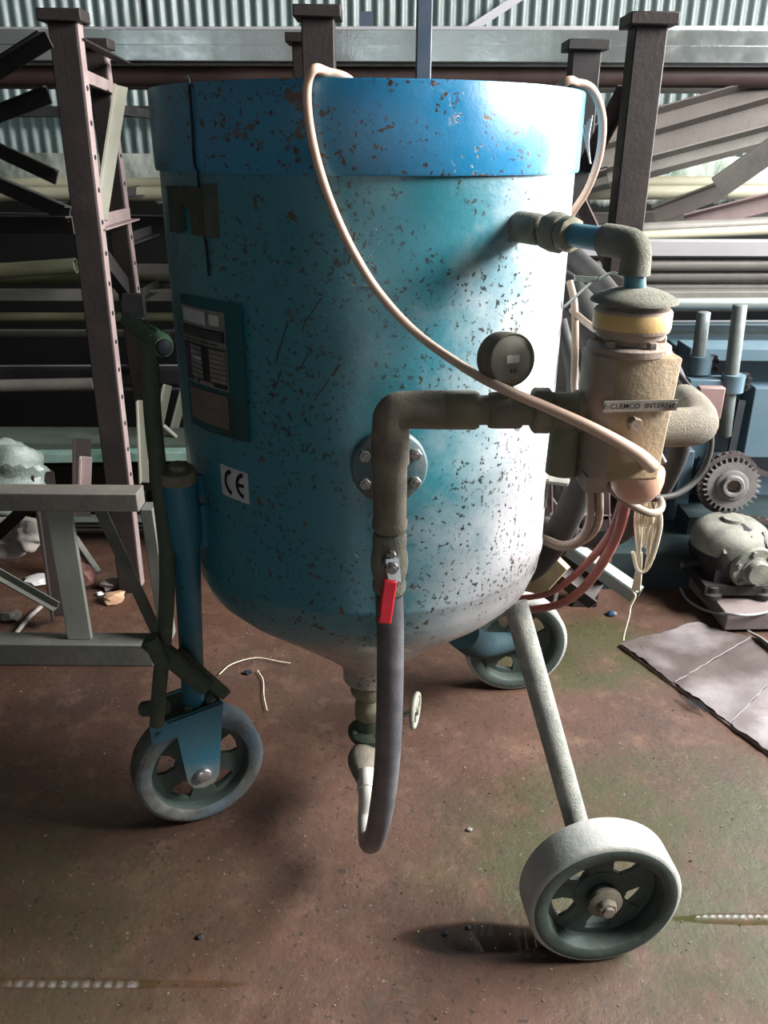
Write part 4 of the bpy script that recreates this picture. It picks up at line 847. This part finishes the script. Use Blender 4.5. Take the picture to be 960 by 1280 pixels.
# ================================================================== LEFT LOW BACKGROUND
stock('green_beam', 552, 556, 2.5, 'box', (.16, .05), 'tarp', 'wide green-grey beam lying low behind the left rack', 'beam', -150, 600)
stock('ribbed_strip', 571, 566, 2.4, 'box', (.05, .028), 'gsheet', 'shiny pale green ribbed strip glinting low behind the left rack', 'strip', 20, 330)
stock('green_beam', 590, 592, 2.55, 'box', (.1, .09), 'darksteel', 'dark beam under the shiny green strip behind the left rack', 'beam', -150, 600)
stock('green_beam', 622, 618, 2.75, 'box', (.1, .06), 'tarp', 'dull green beam seen just above the low frame top rail', 'beam', -150, 600)
for (a, b, w, mt, lab) in (((92, 645, 2.1), (92, 548, 2.15), .045, 'rust', 'dark angle stub standing behind the low frame, with a slanting tip'), ((98, 635, 2.05), (100, 570, 2.05), .03, 'rustlight', 'pale stub of angle iron beside the dark stub'), ((55, 690, 2.05), (40, 588, 2.05), .05, 'rust', 'short dark angle with a pink edge next to the plastic bag'), ((66, 770, 2.0), (42, 590, 2.02), .05, 'rust', 'dark leaning angle running down behind the pale upright')):
    bm = BM(); profile(bm, at(*a), at(*b), Lp(w, w*.6, .005), (.2, -1, 0)); tag(obj('steel_angle', bm, mt), lab, 'steel bar')
def blobthing(name, c, s, mt, label, cat, jit=.014, sub=4):
    bm = BM(); ball(bm, (0, 0, 0), 1, (1, 1, 1), jit, sub)
    for v in bm.verts:
        q = v.co; v.co = q*(1+.13*math.sin(5*q.x+3*q.z)*math.cos(4*q.y-2*q.x)+.07*math.sin(11*q.z+6*q.y))
    for v in bm.verts:
        v.co = V((v.co.x*s[0], v.co.y*s[1], v.co.z*s[2]))+V(c)
    return tag(obj(name, bm, mt, sharp=35), label, cat)
random.seed(5)
blobthing('plastic_bag', at(8, 595, 2.05), (.11, .1, .10), 'plastic', 'crumpled greenish clear plastic bag at the left edge above the frame rail', 'bag')
blobthing('white_rag', at(10, 668, 2.2), (.10, .08, .06), 'cloth', 'dirty white rag bundle hanging under the rail at the left edge', 'rag')
blobthing('white_rag', at(36, 668, 2.15), (.035, .04, .05), 'cloth', 'twisted end of white rag beside the dark leaning angle', 'rag')
bm = BM(); random.seed(2)
def sheet(name, corners, t, mt, label, cat, wav=.004, n=8, edge=None, z_up=True):
    bm = BM(); a, b, c, d = [V(p) for p in corners]; g = []
    for i in range(n+1):
        row = []
        for j in range(n+1):
            s, t2 = i/n, j/n; p = a.lerp(b, s).lerp(d.lerp(c, s), t2); p.z += random.uniform(0, wav); row.append(bm.verts.new(p))
        g.append(row)
    for i in range(n):
        for j in range(n): bm.faces.new((g[i][j], g[i+1][j], g[i+1][j+1], g[i][j+1]))
    r = bmesh.ops.solidify(bm, geom=bm.faces[:], thickness=-t)
    return tag(obj(name, bm, mt), label, cat)
for i, dy in enumerate((0, 5, 10)): 
    stock('steel_section', 648+dy, 648+dy, 2.5+.02*i, 'box', (.05, .008), 'galv2', ['top', 'middle', 'bottom'][i]+' strip of three pale strips seen under the low frame top rail', 'steel profile', 70, 330)
stock('steel_section', 672, 716, 2.3, 'box', (.02, .02), 'framegrey', 'narrow bar sloping down behind the frame brace', 'steel profile', 92, 122, dY=-.05)

# ================================================================== FLOOR LITTER
def litter(name, px, py, s, mt, label, cat='debris', jit=.25, flat=.5, z=0):
    p = fl(px, py); bm = BM(); ball(bm, (p.x, p.y, s*flat*.8), s, (1, .8, flat), jit, 2); return tag(obj(name, bm, mt, sharp=20), label, cat)
random.seed(11)
litter('crumpled_leaf', 143, 752, .035, 'peach', 'crumpled peach-brown leaf by the base of the rack post')
litter('crumpled_paper', 140, 735, .035, 'cloth', 'crumpled dusty paper behind the peach-brown leaf')
litter('paper_scrap', 125, 744, .012, 'paper', 'small white scrap of paper left of the leaf')
litter('paper_scrap', 50, 728, .045, 'paper', 'pale folded paper lying left of the broad upright', flat=.25)
litter('brick_piece', 107, 732, .034, 'pinkrag', 'dull pink chunk beside the broad pale upright', flat=1.3)
litter('stone', 14, 775, .03, 'greypipe', 'grey stone at the left edge behind the low frame')
litter('blue_scrap', 764, 769, .014, 'bluescrap', 'small dark blue plastic scrap on the floor left of the cardboard')
litter('nut', 310, 842, .010, 'black', 'small black clip on the floor between caster and pot')
litter('pebble', 587, 1038, .006, 'greypipe', 'small pale pebble on the floor between hose and front wheel')
litter('nut', 250, 1172, .006, 'darksteel', 'tiny steel nut alone on the floor near the bottom left')
litter('pebble', 557, 1168, .005, 'black', 'small dark crumb at the edge of the wet patch by the front wheel')
litter('pebble', 585, 1160, .005, 'black', 'small dark crumb left of the front wheel, nearer to it')
bm = BM()
for pts in ([(274, 843), (290, 830), (320, 822), (345, 826), (363, 829)], [(322, 838), (329, 850), (330, 870), (334, 888)]):
    tube(bm, [fl(x, y, .006) for x, y in pts], .0011, 5, smooth=4)
tag(obj('dry_stalk', bm, 'twine'), 'dry curved straw stalk on the floor between caster and pot', 'straw')
bm = BM(); tube(bm, [fl(20, 792, .01), fl(38, 770, .012), fl(52, 758, .01)], .006, 6); tag(obj('wood_stick', bm, 'cloth'), 'short pale stick behind the lower frame rail at left', 'stick')
# chips scattered (uncountable)
bm = BM(); random.seed(21)
for k in range(700):
    if k < 250: px, py = random.gauss(240, 120), random.gauss(790, 40)
    else: px, py = random.uniform(0, 960), random.uniform(760, 1275)
    if py < 700: continue
    p = fl(px, py); s = random.uniform(.0006, .0021)
    a = random.uniform(0, 6.3); bar(bm, p+V((-s*math.cos(a), -s*math.sin(a), s*.4)), p+V((s*math.cos(a), s*math.sin(a), s*.4)), s*random.uniform(.5, 1.2), s*.8, (0, 0, 1), random.choice((0, 0, 1, 2)))
tag(obj('grit', bm, ['greypipe', 'darksteel', 'tan']), 'scattered fine chips and grit over the floor', 'grit', kind='stuff')

# ================================================================== RIGHT : MACHINE, GEARBOX, PALLET, CARDBOARD
my = 2.50
mc = thing('blue_machine', at(930, 660, my), 'grey-blue painted machine with two upright rods, at the right edge behind the gearbox', 'machine')
bm = BM(); za_, zb2 = at(900, 675, my).z, at(900, 436, my).z; x0_, x1_ = at(838, 560, my).x, at(1200, 560, my).x
box(bm, ((x0_+x1_)/2, my+.30, (zb2)/2+.0), (x1_-x0_, .5, zb2-.02)); obj('cabinet', bm, 'machine', mc, bev=.006)
bm = BM(); box(bm, ((x0_+x1_)/2, my+.02, zb2-.01), (x1_-x0_, .12, .04)); obj('top_rail', bm, 'machine', mc, bev=.004)
bm = BM(); xq = at(932, 560, my-.05).x; box(bm, ((xq+x1_)/2, my+.0, (at(940, 490, my-.05).z+.03)/2+.16), (x1_-xq, .08, at(940, 490, my-.05).z-.33)); obj('front_panel', bm, 'machine', mc, bev=.004)
bm = BM(); bar(bm, at(842, 672, my), at(856, 560, my), .045, .06, (0, 1, 0)); bar(bm, at(836, 650, my), at(870, 655, my), .06, .05, (0, 0, 1)); obj('side_foot', bm, 'machine', mc, bev=.003)
bm = BM(); box(bm, ((x0_+x1_)/2+.03, my+.16, .09), (x1_-x0_-.02, .6, .18)); obj('plinth', bm, 'machinedark', mc)
for k, (xt, yt, xb, yb, r) in enumerate(((880, 390, 870, 470, .019), (925, 381, 905, 545, .020))):
    Y = my-.08-.04*k; bm = BM(); cyl(bm, at(xb, yb, Y), at(xt, yt, Y), r, 20, bev=.002); ro = obj('rod', bm, 'machine', mc)
    M.setdefault('rod', mat('dirty_grey_blue_rod', (.085, .10, .09), (.13, .165, .17), 12, .5, .1, .2)); ro.data.materials[0] = M['rod']
    bm = BM(); yc = (455, 478)[k]; xc = (876, 916)[k]; p = at(xc, yc, Y); lathe(bm, (p.x, p.y, p.z-.028), (0, 0, 1), [(r+.001, 0), (r+.013, .002), (r+.013, .052), (r+.001, .054)], 28); obj('clamp_collar', bm, 'machine', ro)
    bm = BM(); nut(bm, (p.x+r+.02, p.y-.01, p.z-.01), (0, -1, 0), .008, .01); nut(bm, (p.x+r+.02, p.y-.01, p.z+.012), (0, -1, 0), .008, .01); box(bm, (p.x+r+.016, p.y+.006, p.z), (.02, .02, .05)); obj('clamp_bolt', bm, 'darksteel', ro)
bm = BM(); bar(bm, at(858, 478, my-.1), at(905, 478, my-.1), .06, .03, (0, 0, 1)); obj('clamp_arm', bm, 'machine', mc, bev=.003)
bm = BM(); p = at(886, 503, my-.16); box(bm, p, (.075, .03, .095)); obj('switch_box', bm, 'maroon', mc, bev=.004, label='dull maroon box')
bm = BM(); bar(bm, at(927, 500, my-.08), at(912, 575, my-.12), .022, .012, (0, -1, 0)); obj('slotted_bar', bm, 'black', mc)
# gear and chain
GC = at(915, 607, 2.28); gn = V((-.12, -.98, .12)).normalized()
gr_ = thing('gear_wheel', GC-V((0, 0, .09)), 'dusty grey toothed gear wheel above the oily gearbox at right', 'gear')
s_, u_ = frame(gn); bm = BM(); nt_ = 30; Ro, Ri, Tk = .082, .070, .045; outer = []
for k in range(nt_):
    for fr_, r in ((-.5, Ri), (-.22, Ri), (-.12, Ro), (.12, Ro), (.22, Ri)): outer.append(((k+fr_)*2*PI/nt_, r))
fr1 = [bm.verts.new(GC+(s_*math.cos(a)+u_*math.sin(a))*r) for a, r in outer]; bk = [bm.verts.new(GC-gn*Tk+(s_*math.cos(a)+u_*math.sin(a))*r) for a, r in outer]
n_ = len(outer); inn = [bm.verts.new(GC+(s_*math.cos(a)+u_*math.sin(a))*.03) for a, r in outer]; inb = [bm.verts.new(GC-gn*Tk+(s_*math.cos(a)+u_*math.sin(a))*.03) for a, r in outer]
for i in range(n_):
    j = (i+1) % n_; bm.faces.new((fr1[i], fr1[j], bk[j], bk[i])); bm.faces.new((inn[i], inn[j], fr1[j], fr1[i])); bm.faces.new((bk[i], bk[j], inb[j], inb[i])); bm.faces.new((inb[i], inb[j], inn[j], inn[i]))
obj('toothed_rim', bm, 'gear', gr_)
bm = BM(); lathe(bm, GC-gn*.03, gn, [(.018, 0), (.032, .002), (.032, .03), (.045, .031), (.047, .033), (.045, .035), (.034, .035), (.032, .046), (.029, .05), (.021, .05), (.019, .046), (.019, .0)], 36, closed=True); obj('hub', bm, 'gear', gr_)
bm = BM(); cyl(bm, GC-gn*.06, GC-gn*.002, .0185, 20); cyl(bm, GC-gn*.3, GC-gn*.04, .02, 20); obj('shaft', bm, 'maroon', gr_)
# bearing bracket joins gear to machine, part of gear thing
bm = BM(); lathe(bm, GC-gn*.20, gn, [(.05, 0), (.06, .01), (.06, .05), (.05, .06)], 32); box(bm, GC+V((.03, .22, -.06)), (.08, .08, .12)); obj('bearing', bm, 'machinedark', gr_)
ch = thing('roller_chain', at(940, 655, 2.3), 'greasy dark roller chain running round the gear wheel to the right', 'chain')
def chain_run(path, r=.010, step=.019):
    P_ = smooth_path(path, 12); acc = 0; out = [P_[0]]
    for a, b in zip(P_, P_[1:]):
        acc += (b-a).length
        if acc >= step: out.append(b); acc = 0
    return out
cp = [GC-gn*.03+(s_*math.cos(a)+u_*math.sin(a))*.092 for a in [math.radians(x) for x in range(0, 360, 30)]]
right = max(range(12), key=lambda i: cp[i].x)
run1 = [at(1010, 598, 2.25), at(950, 590, 2.28)]+[]
top_ = sorted(cp, key=lambda p: math.atan2(p.z-GC.z, p.x-GC.x))
arcp = [GC-gn*.032+V((math.cos(a)*.09, 0, math.sin(a)*.09)) for a in [math.radians(x) for x in (70, 100, 130, 160, 190, 220, 250)]]
path = [at(1040, 608, 2.26), at(985, 600, 2.28), at(950, 590, 2.30)]+arcp+[at(940, 648, 2.28), at(985, 655, 2.26), at(1040, 660, 2.25)]
for i, (p, q2) in enumerate(zip(chain_run(path), chain_run(path)[1:])):
    bm = BM(); d = (q2-p).normalized(); s2, u2 = frame(d, gn)
    for o_ in (-.013, .013): bar(bm, p-d*.002+gn*o_, q2+d*.002+gn*o_, .014, .003, gn)
    cyl(bm, p-gn*.014, p+gn*.014, .0065, 8); obj('link', bm, 'chain', ch)
# gearbox
gy = 2.14; G0 = at(912, 705, gy); 
gb_ = thing('gearbox', (G0.x, gy, .07), 'dusty finned gearbox with pale green top and round end cover, standing on grey planks', 'gearbox')
gxc, gzc = G0.x, at(930, 695, gy).z
bm = BM(); gdir = V((.12, -1, 0)).normalized(); c0 = V((gxc, gy+.13, gzc))
lathe(bm, c0, gdir, [(.03, 0), (.085, .01), (.098, .03), (.102, .10), (.098, .16), (.085, .185), (.06, .195)], 12, smooth=True); obj('housing', bm, 'motordark', gb_)
bm = BM()
lathe(bm, V((gxc, gy+.03, gzc+.01)), (0, 0, 1), [(.05, 0), (.105, .01), (.107, .045), (.098, .066), (.075, .083), (.04, .088), (.03, .088), (.029, .098), (.012, .1)], 20)
for k in range(5): bar(bm, V((gxc-.05+.032*k, gy-.062, gzc+.035)), V((gxc-.045+.028*k, gy-.02, gzc+.085)), .009, .022, (0, -1, .5))
obj('top_cover', bm, 'motor', gb_, label='pale green dusty top cover')
ccv = V((gxc+.035, gy-.06, gzc-.005))
bm = BM(); lathe(bm, ccv, gdir, [(.066, 0), (.066, .012), (.062, .018), (.040, .02), (.040, .024), (.034, .026), (.034, .042), (.031, .046), (0, .046)], 36); ec = obj('end_cover', bm, 'motor', gb_)
s3, u3 = frame(gdir)
for k in range(6): bm = BM(); a = k*PI/3+.3; nut(bm, ccv+gdir*.017+(s3*math.cos(a)+u3*math.sin(a))*.052, gdir, .0085, .009); obj('bolt', bm, 'gear', ec)
bm = BM(); zf = .068
for (dx, dy, w) in ((-.07, -.075, .05), (.075, -.07, .05), (-.07, .09, .05), (.075, .09, .05)): lathe(bm, (gxc+dx, gy+dy, zf), (0, 0, 1), [(.028, 0), (.028, .012), (.018, .016), (.018, .032), (.01, .036)], 16)
box(bm, (gxc, gy+.01, zf+.022), (.19, .19, .03)); box(bm, (gxc, gy+.01, zf+.05), (.13, .15, .05)); obj('foot', bm, 'motordark', gb_)
bm = BM(); cyl(bm, V((gxc-.06, gy+.02, gzc-.03)), V((gxc-.135, gy+.01, gzc-.035)), .012, 12); nut(bm, V((gxc-.13, gy+.01, gzc-.035)), (-1, 0, 0), .014, .012); obj('drain_plug', bm, 'motordark', gb_)
bm = BM(); lathe(bm, V((gxc+.13, gy+.03, gzc-.01)), gdir, [(.05, 0), (.075, .006), (.078, .02), (.06, .028), (.03, .03)], 30); obj('coupling_disc', bm, 'gear', gb_)
# pallet
pl = thing('wooden_pallet', fl(930, 780), 'grey wooden planks under the gearbox at the right edge', 'pallet')
zt2 = .068; pA = fl(905, 785); 
pz = .035
for i, (px0, py0, px1, py1, w) in enumerate(((905, 776, 1090, 760, .12),)):
    a = fl(px0, py0-4, .045); b = fl(px1, py1, .045)
    bm = BM(); d = (b-a).normalized(); bar(bm, V((a.x, a.y+.05, pz)), V((a.x+.5, a.y+.05+.02, pz)), .12, .05, (0, 0, 1)); obj('plank', bm, 'wood', pl, bev=.003)
for k, (x0, y0, x1, y1) in enumerate(((905, 770, 830, 690), (962, 770, 890, 690), (1040, 765, 960, 690))):
    a, b = fl(x0, y0, .03), fl(x1, y1, .03); bm = BM(); bar(bm, V((a.x+.04, a.y+.02, .032)), V((b.x+.04, b.y+.02, .032)), .095, .045, (0, 0, 1)); o = obj('plank', bm, 'wood', pl, bev=.003)
# cardboard
random.seed(9)
cA, cB, cC, cD = fl(775, 808), fl(872, 781), fl(1110, 850), fl(985, 962)
cb = thing('cardboard_sheet', (cA+cC)/2, 'large flattened sheet of worn cardboard shining on the floor at right', 'cardboard')
def sheetpart(name, corners, t, mt, parent, wav=.003, n=14, label=None):
    bm = BM(); a, b, c, d = [V(p) for p in corners]; g = []
    for i in range(n+1):
        row = []
        for j in range(n+1):
            s, t2 = i/n, j/n; p = a.lerp(b, s).lerp(d.lerp(c, s), t2); p.z += t+random.uniform(0, wav)+.003*math.sin(s*9+t2*4)+.003
            if i in (0, n) or j in (0, n): p += V((random.uniform(-.003, .003), random.uniform(-.003, .003), 0))
            row.append(bm.verts.new(p))
        g.append(row)
    for i in range(n):
        for j in range(n): bm.faces.new((g[i][j], g[i+1][j], g[i+1][j+1], g[i][j+1])).smooth = True
    bmesh.ops.solidify(bm, geom=bm.faces[:], thickness=t); return obj(name, bm, mt, parent, label=label, sharp=80)
sheetpart('panel', [cA, cB, cB.lerp(cC, .30), cA.lerp(cD, .37)], .005, 'card', cb)
sheetpart('panel', [cA.lerp(cD, .372), cB.lerp(cC, .302), cB.lerp(cC, .56), cA.lerp(cD, .70)], .0055, 'card', cb)
sheetpart('panel', [cA.lerp(cD, .702), cB.lerp(cC, .562), cC, cD], .005, 'card', cb)
bm = BM()
for k in range(6): bar(bm, fl(850+k*5, 869+k*1.5, .0125), fl(866+k*4, 884+k*1.4, .0125), .0022, .0012, (0, 0, 1))
obj('torn_corrugation', bm, 'black', cb)
for t0_, t1_ in ((.371, .301), (.701, .561)):
    bm = BM(); a, b = cA.lerp(cD, t0_), cB.lerp(cC, t1_); tube(bm, [a.lerp(b, i/16)+V((0, random.uniform(-.002, .002), .0115+random.uniform(0, .001))) for i in range(17)], .0009, 6); obj('crease', bm, 'card', cb, label='pale frayed crease')
    C.objects[-1].data.materials[0] = M['palegrey']
bm = BM(); e0, e1 = cA+V((0, 0, .002)), cD+V((0, 0, .002)); tube(bm, [e0.lerp(e1, t)+V((random.uniform(-.003, .003), random.uniform(-.003, .003), 0)) for t in [i/14 for i in range(15)]], .004, 6); obj('torn_edge', bm, 'cardedge', cb)
bm = BM()
for k in range(6): bar(bm, fl(935+k*3, 788+k*1.5, .012+.003*k), fl(985+k*3, 826+k*1.5, .012+.003*k), .006, .002, (0, 0, 1))
tag(obj('corrugated_scrap', bm, ['greypipe']), 'small ribbed scrap between the wooden planks and the cardboard', 'scrap')
# cable on floor around pallet
hose('cable', [fl(845, 720, .004), fl(852, 738, .004), fl(862, 752, .004), fl(885, 764, .02), fl(915, 768, .066), fl(945, 768, .066), fl(985, 758, .066)], .004, 'palegrey', 'pale grey cable lying over the wooden planks by the gearbox', 'cable')
# galvanised channel end diag
bm = BM(); profile(bm, at(705, 672, 1.75), at(800, 738, 1.62), Up(.038, .028, .003), (0, 0, -1)); bar(bm, at(705, 672, 1.75), at(800, 738, 1.62), .034, .005, (0, 0, 1)); tag(obj('galvanised_channel', bm, 'galv2'), 'short galvanised channel end poking out under the red-brown hoses', 'steel profile')
for i, (a, b) in enumerate((((684, 655, 1.8), (722, 680, 1.75)), ((686, 645, 1.82), (725, 672, 1.78)))):
    bm = BM(); cyl(bm, at(*a), at(*b), .011, 14); tag(obj('pipe_stub', bm, 'darkhose'), ('lower' if i == 0 else 'upper')+' of two short dark pipe stubs right of the pot flank', 'pipe')
# boards, red-brown base behind
bm = BM(); bar(bm, at(660, 745, 1.95), at(700, 700, 1.9), .02, .06, (0, 0, 1)); tag(obj('wood_board', bm, 'yellowwood'), 'yellow-brown board leaning behind the pot bottom right', 'board')
bm = BM(); profile(bm, at(685, 700, 2.0), at(745, 745, 1.95), Up(.09, .05, .005), (0, -.5, .8)); tag(obj('channel_offcut', bm, 'rust'), 'rust-red channel lying under the hoses behind the rear wheel', 'steel profile')
bm = BM(); q = fl(690, 768); bar(bm, q, V((q.x+.02, q.y+.02, .16)), .01, .01); tag(obj('steel_rod', bm, 'greypipe'), 'thin grey rod standing beside the yellow-brown board', 'steel bar')
bm = BM(); p = fl(765, 700); box(bm, (p.x-.03, 2.35, .06), (.5, .25, .12)); tag(obj('low_plinth', bm, 'machinedark'), 'dark low plinth in shadow behind the hanging twine', 'plinth')
# reddish lattice behind hoses
la = thing('steel_lattice', at(700, 640, 2.0), 'red-brown lattice of angle steel behind the hoses right of the pot', 'frame')
for (x0, y0, x1, y1) in ((688, 520, 690, 660), (716, 520, 718, 660), (688, 588, 720, 586), (688, 540, 716, 585), (690, 620, 718, 660), (760, 600, 762, 700), (690, 640, 762, 640)):
    bm = BM(); profile(bm, at(x0, y0, 2.0), at(x1, y1, 2.0), Lp(.02, .02, .003), (0, -1, 0)); obj('bar', bm, 'rustlight', la)

# ================================================================== LIGHT
w = bpy.data.worlds.new('sky'); bpy.context.scene.world = w; w.use_nodes = True
bg = w.node_tree.nodes['Background']; bg.inputs[0].default_value = (.86, .95, 1, 1); bg.inputs[1].default_value = 1.9
def area(name, loc, target, sx, sy, power, col):
    l = bpy.data.lights.new(name, 'AREA'); l.shape = 'RECTANGLE'; l.size = sx; l.size_y = sy; l.energy = power; l.color = col
    o = bpy.data.objects.new(name, l); C.objects.link(o); o.location = loc; o.rotation_euler = (V(target)-V(loc)).to_track_quat('-Z', 'Y').to_euler(); return o
area('window_daylight', (WX1-.03, 1.3, 2.48), (0, 1.25, .9), 2.0, 1.2, 720, (1, .97, .95))
area('doorway_daylight', (WX1+.1, 3.0, 1.25), (0, 3.0, 1.25), 1.15, 2.3, 190, (.97, .98, 1))
def slot(name, loc, target, sx, sy, rad):
    return area(name, loc, target, sx, sy, rad*PI*sx*sy, (.95, .98, 1))
slot('roof_slot_daylight', (-1.86, 3.485, 3.50), (-1.86, 3.4849, 0), .86, .035, 260)
slot('roof_slot_daylight', (-1.38, 3.485, 3.50), (-1.38, 3.4849, 0), .05, .035, 60)
slot('wall_slit_daylight', (2.5, 3.84, 3.243), (2.5, 0, 3.0), 1.0, .03, 40)
slot('wall_slit_daylight', (.80, 3.86, 3.43), (.8, 0, 3.2), .07, .02, 40)
sc = bpy.context.scene
sc.view_settings.view_transform = 'Standard'; sc.view_settings.look = 'None'; sc.view_settings.gamma = 1; sc.view_settings.use_curve_mapping = False; sc.view_settings.exposure = 0
sc.cycles.use_denoising = True
